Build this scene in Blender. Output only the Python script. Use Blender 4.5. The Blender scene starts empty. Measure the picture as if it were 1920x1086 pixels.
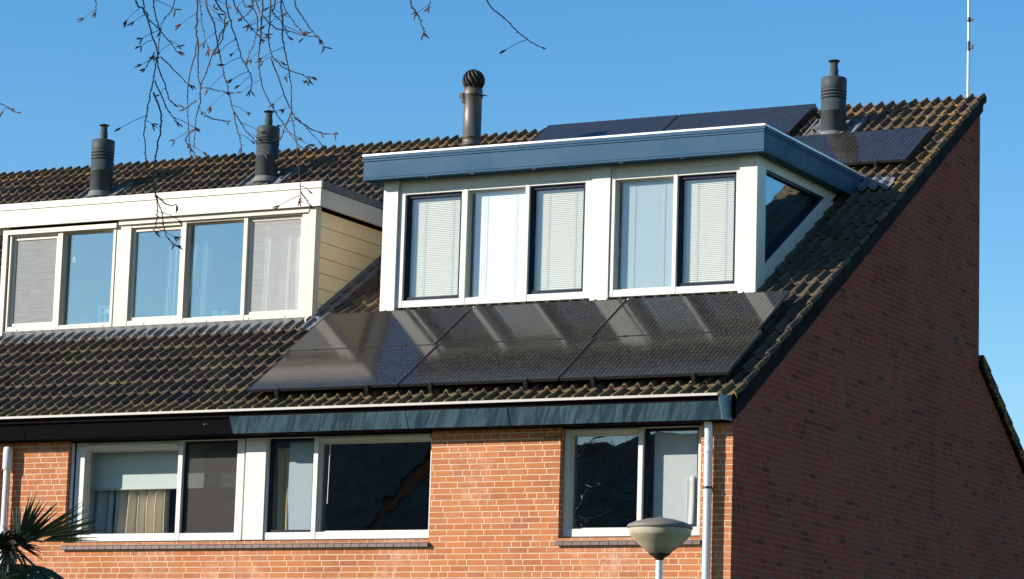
import bpy, math, random
from mathutils import Vector, Matrix
import numpy as np
sc = bpy.context.scene
COL = sc.collection
R_ = math.radians
random.seed(11)

# ---------------------------------------------------------------- camera
cam_d = bpy.data.cameras.new("camera")
cam = bpy.data.objects.new("camera", cam_d); COL.objects.link(cam)
sc.camera = cam
cam_d.sensor_width = 36.0
cam_d.lens = 5602.9/1920*36
cam_d.clip_end = 2000
cam_d.clip_start = 0.1
_y, _p, _r = -0.48570576, 0.15942128, 0.03059927
_f = Vector((math.sin(_y)*math.cos(_p), math.cos(_y)*math.cos(_p), math.sin(_p)))
_r0 = Vector((math.cos(_y), -math.sin(_y), 0)); _u0 = _r0.cross(_f)
_rt = _r0*math.cos(_r)+_u0*math.sin(_r); _up = _u0*math.cos(_r)-_r0*math.sin(_r)
m = Matrix((( _rt.x,_up.x,-_f.x),(_rt.y,_up.y,-_f.y),(_rt.z,_up.z,-_f.z))).to_4x4()
m.translation = (11.904, -27.393, 1.6)
cam.matrix_world = m

# ---------------------------------------------------------------- light
SUN_AZ = R_(50)      # to the left of the facade normal
SUN_EL = R_(21.5)
sund = Vector((-math.sin(SUN_AZ)*math.cos(SUN_EL), -math.cos(SUN_AZ)*math.cos(SUN_EL), math.sin(SUN_EL)))
w = bpy.data.worlds.new("World"); sc.world = w; w.use_nodes = True
nt = w.node_tree
bg = nt.nodes['Background']
sky = nt.nodes.new('ShaderNodeTexSky'); sky.sky_type = 'NISHITA'; sky.sun_disc = False
sky.sun_elevation = SUN_EL; sky.sun_rotation = math.pi+SUN_AZ
sky.altitude = 0; sky.air_density = 1.0; sky.dust_density = 0.2; sky.ozone_density = 3.0
hs = nt.nodes.new('ShaderNodeHueSaturation'); hs.inputs['Saturation'].default_value = 1.31; hs.inputs['Value'].default_value = 1.0
nt.links.new(sky.outputs[0], hs.inputs['Color']); nt.links.new(hs.outputs[0], bg.inputs[0]); bg.inputs[1].default_value = 0.108
sl = bpy.data.lights.new("sun", 'SUN'); sl.energy = 5.0; sl.angle = R_(0.5); sl.color = (1.0, 0.93, 0.83)
so = bpy.data.objects.new("sun", sl); COL.objects.link(so)
so.rotation_euler = sund.to_track_quat('Z', 'Y').to_euler()
so.location = sund*50
sc.view_settings.view_transform = 'Standard'; sc.view_settings.look = 'None'
sc.view_settings.exposure = 0.75; sc.view_settings.gamma = 1.0
try:
    sc.cycles.transparent_max_bounces = 16; sc.cycles.max_bounces = 10; sc.cycles.caustics_reflective = False
except Exception: pass

# ---------------------------------------------------------------- helpers
class MB:
    def __init__(s): s.v = []; s.f = []; s.m = []; s.sm = []
    def add(s, vs, fs, mi=0, sm=False):
        o = len(s.v); s.v += [tuple(v) for v in vs]
        for f in fs: s.f.append([o+i for i in f]); s.m.append(mi); s.sm.append(sm)
    def box(s, x0, x1, y0, y1, z0, z1, mi=0, skip=''):
        v = [(x0,y0,z0),(x1,y0,z0),(x1,y1,z0),(x0,y1,z0),(x0,y0,z1),(x1,y0,z1),(x1,y1,z1),(x0,y1,z1)]
        F = dict(b=(0,3,2,1), t=(4,5,6,7), f=(0,1,5,4), r=(1,2,6,5), k=(2,3,7,6), l=(3,0,4,7))
        s.add(v, [F[k] for k in F if k not in skip], mi)
    def prism_x(s, poly, x0, x1, mi=0):      # poly in (y,z), counter-clockwise seen from +x
        n = len(poly); v = [(x0,y,z) for y,z in poly]+[(x1,y,z) for y,z in poly]
        s.add(v, [list(range(n))[::-1], list(range(n,2*n))]+[(i,(i+1)%n,n+(i+1)%n,n+i) for i in range(n)], mi)
    def quad(s, a, b, c, d, mi=0): s.add([a,b,c,d], [(0,1,2,3)], mi)
    def tube(s, pts, rad, n=8, mi=0, caps=True, sm=True):
        P = [Vector(p) for p in pts]; k = len(P)
        rs = rad if isinstance(rad, (list, tuple)) else [rad]*k
        prev = None; vs = []
        for i, p in enumerate(P):
            t = (P[min(i+1,k-1)]-P[max(i-1,0)]).normalized()
            if prev is None:
                a = Vector((0,0,1)) if abs(t.z) < .9 else Vector((1,0,0)); u = t.cross(a).normalized()
            else:
                u = (prev - t*prev.dot(t))
                u = u.normalized() if u.length > 1e-6 else t.orthogonal().normalized()
            prev = u; w_ = t.cross(u)
            for j in range(n):
                a = 2*math.pi*j/n; vs.append(p+(u*math.cos(a)+w_*math.sin(a))*rs[i])
        fs = [(i*n+j, i*n+(j+1)%n, (i+1)*n+(j+1)%n, (i+1)*n+j) for i in range(k-1) for j in range(n)]
        s.add(vs, fs, mi, sm)
        if caps: s.add(vs[:n], [list(range(n))[::-1]], mi); s.add(vs[-n:], [list(range(n))], mi)
    def lathe(s, prof, c=(0,0,0), n=32, mi=0, sm=True, caps=True):
        vs = []
        for r, z in prof:
            for j in range(n):
                a = 2*math.pi*j/n; vs.append((c[0]+r*math.cos(a), c[1]+r*math.sin(a), c[2]+z))
        k = len(prof)
        s.add(vs, [(i*n+j, i*n+(j+1)%n, (i+1)*n+(j+1)%n, (i+1)*n+j) for i in range(k-1) for j in range(n)], mi, sm)
        if caps: s.add(vs[:n], [list(range(n))[::-1]], mi); s.add(vs[-n:], [list(range(n))], mi)
    def build(s, name, mats, parent=None, world=True, bevel=0.0, loc=None, edge=False):
        me = bpy.data.meshes.new(name)
        off = Vector((0,0,0))
        if parent is not None and world:
            q = parent
            while q: off += q.location; q = q.parent
        if loc is not None: off = Vector(loc)
        me.from_pydata([(a[0]-off.x, a[1]-off.y, a[2]-off.z) for a in s.v], [], s.f)
        if not isinstance(mats, (list, tuple)): mats = [mats]
        for mm in mats: me.materials.append(mm)
        me.polygons.foreach_set('material_index', s.m)
        me.polygons.foreach_set('use_smooth', s.sm)
        me.update()
        o = bpy.data.objects.new(name, me); COL.objects.link(o)
        if parent is not None: o.parent = parent
        elif loc is not None: o.location = loc
        if bevel:
            b = o.modifiers.new('bevel', 'BEVEL'); b.width = bevel; b.segments = 2; b.limit_method = 'ANGLE'; b.angle_limit = R_(50)
        return o

def tag(o, label=None, cat=None, group=None, kind=None):
    if label: o['label'] = label
    if cat: o['category'] = cat
    if group: o['group'] = group
    if kind: o['kind'] = kind
    return o
def thing(name, loc, label, cat, group=None, rot=None):
    o = bpy.data.objects.new(name, None); COL.objects.link(o); o.location = loc
    o.empty_display_size = .2
    if rot: o.rotation_euler = rot
    return tag(o, label, cat, group)
def kids(o): return [c for c in bpy.data.objects if c.parent == o]
def dup_tree(o, parent=None):
    c = o.copy(); COL.objects.link(c); c.parent = parent
    for ch in kids(o): dup_tree(ch, c)
    return c

# ---------------------------------------------------------------- materials
class G:
    """small node-graph helper"""
    def __init__(s, name):
        s.mat = bpy.data.materials.new(name); s.mat.use_nodes = True
        s.t = s.mat.node_tree; s.t.nodes.clear()
        s.out = s.t.nodes.new('ShaderNodeOutputMaterial')
        s.co = s.t.nodes.new('ShaderNodeTexCoord').outputs['Object']
    def n(s, typ, **kw):
        nd = s.t.nodes.new(typ)
        for k, v in kw.items():
            if k.startswith('i_'):
                key = k[2:]; key = int(key) if key.isdigit() else key
                s.set(nd.inputs[key], v)
            else: setattr(nd, k, v)
        return nd
    def set(s, inp, v):
        if hasattr(v, 'is_linked') or isinstance(v, bpy.types.NodeSocket): s.t.links.new(v, inp)
        else: inp.default_value = v
    def m(s, op, a, b=0.0, c=None, clamp=False):
        nd = s.t.nodes.new('ShaderNodeMath'); nd.operation = op; nd.use_clamp = clamp
        s.set(nd.inputs[0], a); s.set(nd.inputs[1], b)
        if c is not None: s.set(nd.inputs[2], c)
        return nd.outputs[0]
    def mix(s, f, a, b):
        nd = s.t.nodes.new('ShaderNodeMix'); nd.data_type = 'RGBA'
        s.set(nd.inputs[0], f); s.set(nd.inputs[6], a); s.set(nd.inputs[7], b); return nd.outputs[2]
    def noise(s, scale=5, detail=3, rough=.5, vec=None, dist=0):
        nd = s.n('ShaderNodeTexNoise', i_Scale=scale, i_Detail=detail, i_Roughness=rough, i_Distortion=dist)
        s.t.links.new(vec if vec is not None else s.co, nd.inputs['Vector']); return nd.outputs['Fac']
    def ramp(s, f, a, b, lo=0., hi=1.):   # smooth map range
        nd = s.n('ShaderNodeMapRange', interpolation_type='SMOOTHSTEP'); s.set(nd.inputs[0], f)
        nd.inputs[1].default_value = a; nd.inputs[2].default_value = b; nd.inputs[3].default_value = lo; nd.inputs[4].default_value = hi
        return nd.outputs[0]
    def xyz(s, vec=None):
        nd = s.t.nodes.new('ShaderNodeSeparateXYZ'); s.t.links.new(vec if vec is not None else s.co, nd.inputs[0]); return nd.outputs
    def comb(s, x, y, z):
        nd = s.t.nodes.new('ShaderNodeCombineXYZ')
        for i, v in enumerate((x,y,z)): s.set(nd.inputs[i], v)
        return nd.outputs[0]
    def wn(s, vec):
        nd = s.t.nodes.new('ShaderNodeTexWhiteNoise'); nd.noise_dimensions = '3D'; s.t.links.new(vec, nd.inputs['Vector']); return nd.outputs['Value']
    def bump(s, h, strength=.3, dist=.01):
        nd = s.n('ShaderNodeBump', i_Strength=strength, i_Distance=dist); s.t.links.new(h, nd.inputs['Height']); return nd.outputs[0]
    def pbsdf(s, col, rough=.6, metal=0., normal=None, spec=.5, coat=0.):
        b = s.n('ShaderNodeBsdfPrincipled')
        s.set(b.inputs['Base Color'], col); s.set(b.inputs['Roughness'], rough); s.set(b.inputs['Metallic'], metal)
        b.inputs['Specular IOR Level'].default_value = spec
        if coat: b.inputs['Coat Weight'].default_value = coat
        if normal is not None: s.t.links.new(normal, b.inputs['Normal'])
        s.t.links.new(b.outputs[0], s.out.inputs[0]); return b

def c4(c): return (c[0], c[1], c[2], 1.0)
def sc_(c, k): return tuple(min(1, x*k) for x in c)

def paint(name, col, rough=.45, dirt=.25, dirtcol=None, scale=3., metal=0., bumps=.05, streak=0., spec=.4):
    g = G(name)
    n1 = g.noise(scale, 5, .65)
    x, y, z = g.xyz()
    n2 = g.noise(1., 4, .7, g.comb(g.m('MULTIPLY', g.m('ADD', x, y), 22.), g.m('MULTIPLY', y, 3.), g.m('MULTIPLY', z, 1.6)))
    f = g.ramp(n1, .42, .75, 0, dirt)
    dc = dirtcol or sc_(col, .55)
    c = g.mix(f, c4(col), c4(dc))
    if streak: c = g.mix(g.ramp(n2, .48, .72, 0, streak), c, c4(dc))
    h = g.noise(60, 3, .6)
    g.pbsdf(c, g.ramp(n1, .3, .8, max(rough-.08, .02), min(rough+.15, 1)), metal, g.bump(h, bumps, .004), spec=spec)
    return g.mat

def brick(name, c1, c2, c3, mortar, pale, vary=1.):
    g = G(name); g.co = g.n('ShaderNodeNewGeometry').outputs['Position']
    x, y, z = g.xyz()
    wob = g.noise(26, 2, .5)
    u0 = g.m('ADD', g.m('ADD', x, y), g.m('MULTIPLY', g.m('SUBTRACT', wob, .5), .006))
    z0 = g.m('ADD', z, g.m('MULTIPLY', g.m('SUBTRACT', g.noise(14, 2, .5), .5), .006))
    v = g.m('DIVIDE', z0, .0625); row = g.m('FLOOR', v); fv = g.m('FRACT', v)
    rr = g.wn(g.comb(row, 3.7, 1.1))
    u = g.m('ADD', g.m('DIVIDE', u0, .22), g.m('ADD', g.m('MULTIPLY', g.m('FLOOR', g.m('MULTIPLY', rr, 4.)), .25), g.m('MULTIPLY', g.m('MODULO', row, 2.), .12)))
    iu = g.m('FLOOR', u); fu = g.m('FRACT', u)
    sp = g.m('LESS_THAN', g.wn(g.comb(iu, row, 5.)), .17)
    fu2 = g.m('FRACT', g.m('MULTIPLY', fu, g.m('ADD', sp, 1.)))
    half = g.m('MULTIPLY', g.m('FLOOR', g.m('MULTIPLY', fu, 2.)), sp)
    width = g.m('DIVIDE', .22, g.m('ADD', sp, 1.))
    du = g.m('MULTIPLY', g.m('MINIMUM', fu2, g.m('SUBTRACT', 1., fu2)), width)
    dv = g.m('MULTIPLY', g.m('MINIMUM', fv, g.m('SUBTRACT', 1., fv)), .0625)
    d = g.m('MINIMUM', du, dv)
    mask = g.ramp(d, .0032, .0074)          # 1 = brick
    idn = g.wn(g.comb(g.m('ADD', iu, g.m('MULTIPLY', half, .5)), row, 9.))
    idn2 = g.wn(g.comb(g.m('ADD', iu, g.m('MULTIPLY', half, .5)), row, 21.))
    col = g.mix(idn, c4(c1), c4(c2)); col = g.mix(g.ramp(idn2, .86, .99), col, c4(c3))
    fine = g.noise(70, 4, .7)
    col = g.mix(g.ramp(fine, .35, .75, 0, .6*vary), col, c4(sc_(c1, .55)))
    big = g.noise(1.1, 5, .65)
    eff = g.m('MULTIPLY', g.ramp(big, .46, .68, 0, .75), g.ramp(g.noise(9, 4, .7), .35, .65))
    col = g.mix(eff, col, c4(pale))
    dirt = g.ramp(g.noise(.8, 5, .68), .44, .72, 0, .6)
    col = g.mix(dirt, col, c4(sc_(c1, .5)))
    mc = g.mix(g.ramp(g.noise(6, 3, .6), .4, .7, 0, .6), c4(mortar), c4(sc_(mortar, .62)))
    col = g.mix(mask, mc, col)
    h = g.m('ADD', g.m('MULTIPLY', mask, 1.), g.m('MULTIPLY', fine, .35))
    g.pbsdf(col, .88, 0, g.bump(h, .55, .006), spec=.08)
    return g.mat

M = {}
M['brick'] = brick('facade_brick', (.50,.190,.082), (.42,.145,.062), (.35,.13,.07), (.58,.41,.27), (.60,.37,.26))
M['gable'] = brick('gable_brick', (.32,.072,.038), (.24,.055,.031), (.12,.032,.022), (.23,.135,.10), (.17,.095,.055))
M['white'] = paint('white_paint', (.58,.57,.525), .4, .35, (.42,.40,.35), 4, streak=.4)
M['cream'] = paint('old_cream_paint', (.56,.50,.41), .45, .3, (.50,.47,.40), 3, streak=.22)
M['creamfascia'] = paint('cream_fascia_paint', (.57,.525,.45), .4, .2, (.55,.52,.46), 1.6, streak=.12)
M['cheek'] = paint('tan_board_paint', (.96,.74,.44), .6, .2, (.88,.62,.34), 4, streak=.2)
M['slate'] = paint('slate_blue_board', (.024,.074,.135), .55, .10, (.02,.07,.13), 2, streak=.05, spec=.14)
M['navy'] = paint('navy_sash', (.006,.010,.030), .45, .2, (.012,.014,.03), 8, spec=.15)
M['black'] = paint('black_board', (.006,.005,.006), .7, .4, (.008,.007,.007), 3, streak=.3, spec=.03)
M['trim'] = paint('aluminium_trim', (.78,.79,.80), .3, .3, (.5,.5,.5), 5, metal=.35)
M['zinc'] = paint('zinc_pipe', (.62,.65,.68), .38, .35, (.42,.45,.48), 3, metal=.25, streak=.3)
M['pvc'] = paint('grey_pvc', (.60,.56,.56), .5, .3, (.4,.37,.36), 4)
M['lead'] = paint('lead_flashing', (.13,.135,.14), .75, .6, (.24,.235,.22), 9, streak=.4, bumps=.6, spec=.1)
M['flue'] = paint('grey_flue', (.045,.058,.060), .6, .5, (.05,.040,.032), 3.5, streak=.5, spec=.2)
M['flueold'] = paint('stained_steel', (.10,.088,.072), .5, .5, (.07,.06,.05), 4, metal=.3, streak=.5)
M['bare'] = paint('dark_iron', (.014,.012,.011), .6, .4, (.03,.02,.014), 10)
M['plaster'] = paint('room_wall', (.42,.40,.37), .9, .15, None, 2)
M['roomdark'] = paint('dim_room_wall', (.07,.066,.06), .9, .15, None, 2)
M['panelframe'] = paint('black_anodised', (.05,.05,.052), .3, .2, None, 6, metal=.6)
M['clamp'] = paint('clamp_metal', (.07,.075,.075), .4, .3, None, 8, metal=.8)
M['ridgewood'] = M['black']

# weathered slate-blue gutter board with run-off streaks
g = G('gutter_board_blue')
x, y, z = g.xyz()
st = g.noise(1., 5, .75, g.comb(g.m('ADD', g.m('MULTIPLY', x, 9.), g.m('MULTIPLY', z, -5.)), 0., g.m('MULTIPLY', z, 1.5)), 1.)
st2 = g.noise(1., 4, .7, g.comb(g.m('ADD', g.m('MULTIPLY', x, 30.), g.m('MULTIPLY', z, -12.)), 4., g.m('MULTIPLY', z, 4.)))
c = g.mix(g.ramp(st, .38, .62), (.010,.030,.050,1), (.050,.095,.125,1))
c = g.mix(g.ramp(st2, .55, .75, 0, .6), c, (.12,.17,.18,1))
g.pbsdf(c, .42, 0, g.bump(st2, .15, .004)); M['gutterboard'] = g.mat

# roof tiles
def tile_mat(name, base, base2):
    g = G(name)
    if name == 'roof_tiles': g.co = g.n('ShaderNodeNewGeometry').outputs['Position']
    x, y, z = g.xyz()
    cid = g.comb(g.m('FLOOR', g.m('DIVIDE', x, .30)), g.m('FLOOR', g.m('DIVIDE', g.m('ADD', y, .06), .2826)), 2.)
    idn = g.wn(cid)
    col = g.mix(idn, c4(base), c4(base2))
    col = g.mix(g.ramp(g.noise(45, 4, .7), .45, .8, 0, .4), col, (.15,.125,.10,1))
    moss = g.m('MULTIPLY', g.ramp(g.noise(2.2, 5, .7), .42, .62), g.ramp(g.noise(34, 4, .75), .46, .62))
    col = g.mix(g.m('MULTIPLY', moss, .85), col, (.17,.135,.045,1))
    moss2 = g.m('MULTIPLY', g.ramp(g.noise(1.3, 3, .6), .5, .7), g.ramp(g.noise(24, 4, .7), .5, .66))
    col = g.mix(g.m('MULTIPLY', moss2, .7), col, (.075,.085,.02,1))
    eav = g.m('MULTIPLY', g.ramp(y, .30, -.02), g.ramp(g.noise(26, 4, .7), .40, .60))
    col = g.mix(g.m('MULTIPLY', eav, .85), col, (.23,.18,.06,1))
    near = g.m('MAXIMUM', g.ramp(y, 6.5, 7.6), g.m('MULTIPLY', g.ramp(x, -.9, -.1), g.ramp(y, 3.8, 6.2)))
    lich = g.m('MULTIPLY', near, g.m('MULTIPLY', g.ramp(g.noise(5.5, 4, .7), .44, .54), g.ramp(g.noise(30, 4, .75), .50, .60)))
    col = g.mix(g.m('MULTIPLY', lich, .9), col, (.58,.27,.035,1))
    sp = g.ramp(g.noise(85, 2, .5), .70, .76, 0, .6)
    col = g.mix(sp, col, (.45,.43,.36,1))
    h = g.noise(55, 5, .75)
    g.pbsdf(col, .85, 0, g.bump(h, .6, .008), spec=.06)
    return g.mat
M['tile'] = tile_mat('roof_tiles', (.115,.082,.060), (.062,.044,.036))

# glass
def glass(name, f0=.10, tint=(.80,.86,.86), refl=(1,1,1), wav=.03, rough=.005, seed=0.):
    g = G(name)
    lw = g.n('ShaderNodeLayerWeight', i_Blend=.5)
    n = g.noise(1.4, 2, .5, g.comb(g.m('ADD', g.xyz()[0], seed), g.xyz()[1], g.xyz()[2]))
    nb = g.bump(n, wav, .05)
    fr = g.m('ADD', f0, g.m('MULTIPLY', 1-f0, g.m('POWER', lw.outputs['Facing'], 5.)), clamp=True)
    tr = g.n('ShaderNodeBsdfTransparent'); tr.inputs[0].default_value = c4(tint)
    gl = g.n('ShaderNodeBsdfGlossy'); gl.inputs['Color'].default_value = c4(refl); gl.inputs['Roughness'].default_value = rough
    g.t.links.new(nb, gl.inputs['Normal'])
    mx = g.n('ShaderNodeMixShader'); g.t.links.new(fr, mx.inputs[0]); g.t.links.new(tr.outputs[0], mx.inputs[1]); g.t.links.new(gl.outputs[0], mx.inputs[2])
    g.t.links.new(mx.outputs[0], g.out.inputs[0]); return g.mat
M['glass'] = glass('window_glass', .07, (.975,.985,.98))
M['glassblue'] = glass('sun_control_glass', .24, (.66,.74,.76), (.80,.97,1), .02)
M['glassdark'] = glass('lower_window_glass', .09, (.96,.975,.97), (1,1,1), .035)

# insect screen
def screen(name, col, alpha):
    g = G(name)
    d = g.n('ShaderNodeBsdfDiffuse')
    nn = g.noise(1., 3, .7, g.comb(g.m('MULTIPLY', g.xyz()[0], 4.), 0., g.m('MULTIPLY', g.xyz()[2], 45.)))
    g.t.links.new(g.mix(g.ramp(nn, .3, .7), c4(sc_(col, .78)), c4(col)), d.inputs[0])
    tr = g.n('ShaderNodeBsdfTransparent')
    mx = g.n('ShaderNodeMixShader', i_0=alpha); g.t.links.new(tr.outputs[0], mx.inputs[1]); g.t.links.new(d.outputs[0], mx.inputs[2])
    g.t.links.new(mx.outputs[0], g.out.inputs[0]); return g.mat
M['screen'] = screen('grey_insect_screen', (.42,.43,.42), .50)
M['screendark'] = screen('dark_insect_screen', (.085,.08,.075), .55)

def cloth(name, col, trans=.35):
    g = G(name)
    d = g.n('ShaderNodeBsdfDiffuse'); t = g.n('ShaderNodeBsdfTranslucent')
    cc = g.mix(g.ramp(g.noise(180, 2, .5), .3, .7, 0, .3), c4(col), c4(sc_(col, .8)))
    g.t.links.new(cc, d.inputs[0]); g.t.links.new(cc, t.inputs[0])
    mx = g.n('ShaderNodeMixShader', i_0=trans); g.t.links.new(d.outputs[0], mx.inputs[1]); g.t.links.new(t.outputs[0], mx.inputs[2])
    g.t.links.new(mx.outputs[0], g.out.inputs[0]); return g.mat
M['curtwhite'] = cloth('white_curtain', (.85,.83,.80))
M['curtbeige'] = cloth('beige_curtain', (.96,.86,.70), .3)
M['curttan'] = cloth('tan_curtain', (.66,.47,.28), .2)
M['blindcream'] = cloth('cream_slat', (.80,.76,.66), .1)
M['blindglare'] = cloth('glare_white_slat', (.93,.93,.93), .1)  # slats whitened to paint the glare on the pane in front
M['blindskytape'] = cloth('sky_tinted_slat_and_tape', (.42,.50,.52), .1)  # sky reflected in the pane is put into the slat colour; tapes share it
M['rollteal'] = cloth('white_roller', (.74,.80,.78), .12)
M['rollgrey'] = cloth('pale_grey_roller', (.72,.73,.74), .2)
M['rollblue'] = cloth('blue_grey_roller', (.56,.62,.67), .2)

# solar glass with cell grid
g = G('solar_glass'); x, y, z = g.xyz()
def line(cn, period, wd, off=0.):
    f = g.m('FRACT', g.m('DIVIDE', g.m('ADD', cn, off), period)); dd = g.m('MULTIPLY', g.m('MINIMUM', f, g.m('SUBTRACT', 1., f)), period)
    return g.ramp(dd, wd*.5, wd, 1, 0)
l1 = line(x, .0535, .012); l2 = line(y, .1035, .0055); l3 = g.ramp(g.noise(30, 3, .7), .35, .65)
cid = g.wn(g.comb(g.m('FLOOR', g.m('DIVIDE', x, .0535)), g.m('FLOOR', g.m('DIVIDE', y, .1035)), 1.))
col = g.mix(cid, (.014,.013,.013,1), (.022,.020,.019,1))
col = g.mix(g.m('MULTIPLY', g.m('MULTIPLY', l1, l3), .75), col, (.085,.078,.062,1))
col = g.mix(g.m('MULTIPLY', l2, .8), col, (.004,.004,.004,1))
dust = g.noise(5, 5, .7); col = g.mix(g.ramp(dust, .4, .75, .02, .09), col, (.10,.08,.06,1))
b = g.pbsdf(col, g.ramp(dust, .3, .75, .07, .11), 0, g.bump(g.noise(2.5, 2, .5), .02, .02), spec=.45)
M['solar'] = g.mat

# ground etc
g = G('grass'); n = g.noise(3, 5, .7); g.pbsdf(g.mix(n, (.05,.085,.025,1), (.11,.13,.05,1)), .95, 0, g.bump(g.noise(40, 4, .8), .6, .03)); M['grass'] = g.mat
g = G('asphalt'); n = g.noise(60, 4, .7); g.pbsdf(g.mix(n, (.04,.04,.042,1), (.075,.073,.07,1)), .9, 0, g.bump(n, .3, .01)); M['asphalt'] = g.mat
g = G('paving'); bt = g.n('ShaderNodeTexBrick', i_Color1=(.30,.27,.24,1), i_Color2=(.36,.33,.29,1), i_Mortar=(.12,.11,.10,1), i_Scale=1.); bt.inputs['Brick Width'].default_value = .3; bt.inputs['Row Height'].default_value = .3; bt.inputs['Mortar Size'].default_value = .006
g.t.links.new(g.co, bt.inputs['Vector']); g.pbsdf(bt.outputs[0], .9); M['paving'] = g.mat
g = G('kerbstone'); g.pbsdf(g.mix(g.noise(12, 4, .6), (.32,.31,.29,1), (.42,.41,.38,1)), .85); M['kerb'] = g.mat

# ================================================================ the setting
def sheet(name, x0, x1, y0, y1, z, mat):
    b = MB(); b.quad((x0,y0,z),(x1,y0,z),(x1,y1,z),(x0,y1,z)); o = b.build(name, mat); tag(o, kind='structure'); return o
sheet('ground', -400, 400, -400, 400, 0.0, M['grass'])
sheet('road', -300, 300, -30.5, -24.0, 0.02, M['asphalt'])
def pavement(name, y0, y1):
    b = MB(); b.box(-300, 300, y0, y1, -.05, .12, 0); o = b.build(name, M['paving']); tag(o, kind='structure')
pavement('pavement', -23.88, -21.6); pavement('pavement', -33.0, -30.62)
for y0 in (-24.0, -30.62):
    b = MB(); b.box(-300, 300, y0, y0+.12, -.05, .135); tag(b.build('kerb', M['kerb']), kind='structure')
sheet('garden_path', -14, 6, -3.2, -.02, 0.024, M['paving'])

# ================================================================ roof tiles
S_ROOF, C_ROOF = .625, 5.354
def wave(u):
    u = (u+.14) % 1.0
    d = abs(u-.28)
    if d > .225: return -.003*math.sin((u-.51)/.54*math.pi) if u > .51 else 0.
    return .052*math.cos(d/.225*math.pi/2)**.7
US = [0., .03, .055, .08, .12, .18, .24, .28, .32, .38, .44, .48, .505, .54, .78]
def tile_z(x, y, s=S_ROOF, c=C_ROOF, y0=-.06, dy=.2826):
    k = (y-y0)/dy; t = k-math.floor(k)
    return c+s*y+.036*(1-t)+wave(x/.15)
def tile_roof(x0, x1, y0=-.06, n=27, dy=.2826, s=S_ROOF, c=C_ROOF, holes=(), us=US, seed=1, kick=.028):
    rnd = random.Random(seed)
    xs = []; k = math.floor(x0/.15)-1
    while k*.15 < x1+.06:
        for u in us:
            xx = (k+u-.14)*.15
            if x0-1e-4 <= xx <= x1+1e-4: xs.append((xx, k))
        k += 1
    if xs[0][0] > x0+.002: xs.insert(0, (x0, math.floor(x0/.15)))
    if xs[-1][0] < x1-.002: xs.append((x1, math.floor(x1/.15)))
    hs = [wave(x/.15) for x, _ in xs]
    b = MB(); nx = len(xs); nrm = Vector((0,-s,1)).normalized()
    for r in range(n):
        ya = y0+r*dy; yb = ya+dy+.012
        jit = {}
        for ti in range(math.floor(xs[0][1]/2)-1, math.floor(xs[-1][1]/2)+2):
            jit[ti] = (rnd.gauss(0, .0028), rnd.gauss(0, .004), rnd.gauss(0, .0025))
        up = kick if r == 0 else 0
        V = []
        for i, (x, kk) in enumerate(xs):
            jz, jy, jt = jit[kk//2]
            h = hs[i]*(1+.0)
            za = c+s*ya+.036+up+h+jz; zb = c+s*yb+.001+h*.94+jz+jt
            V.append((x, ya+jy, za-(.034 if r == 0 else .024))); V.append((x, ya+jy-.002, za-.006)); V.append((x, ya+jy+.004, za)); V.append((x, yb, zb))
        F = []
        for i in range(nx-1):
            xm = (xs[i][0]+xs[i+1][0])/2; ym = (ya+yb)/2
            if any(hx0 < xm < hx1 and hy0 < ym < hy1 for hx0, hx1, hy0, hy1 in holes): continue
            a = i*4; d = (i+1)*4
            F += [(a, d, d+1, a+1), (a+1, d+1, d+2, a+2), (a+2, d+2, d+3, a+3)]
        b.add(V, F, 0, True)
    return b

def roof_under(b, x0, x1, y0, y1, s=S_ROOF, c=C_ROOF, th=.10, mi=0):
    """boards below the tiles"""
    za = c+s*y0; zb = c+s*y1
    b.prism_x([(y0, za-th), (y1, zb-th), (y1, zb-.02), (y0, za-.02)], x0, x1, mi)

def verge(x0, x1, n, y0, dy, s, c, h=.14):
    b = MB()
    for r in range(n):
        ya = y0+r*dy; yb = ya+dy+.01
        za = c+s*ya+.034; zb = c+s*yb+.004
        b.prism_x([(ya, za-h), (yb, zb-h+.012), (yb, zb), (ya, za)], x0, x1)
    return b

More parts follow.
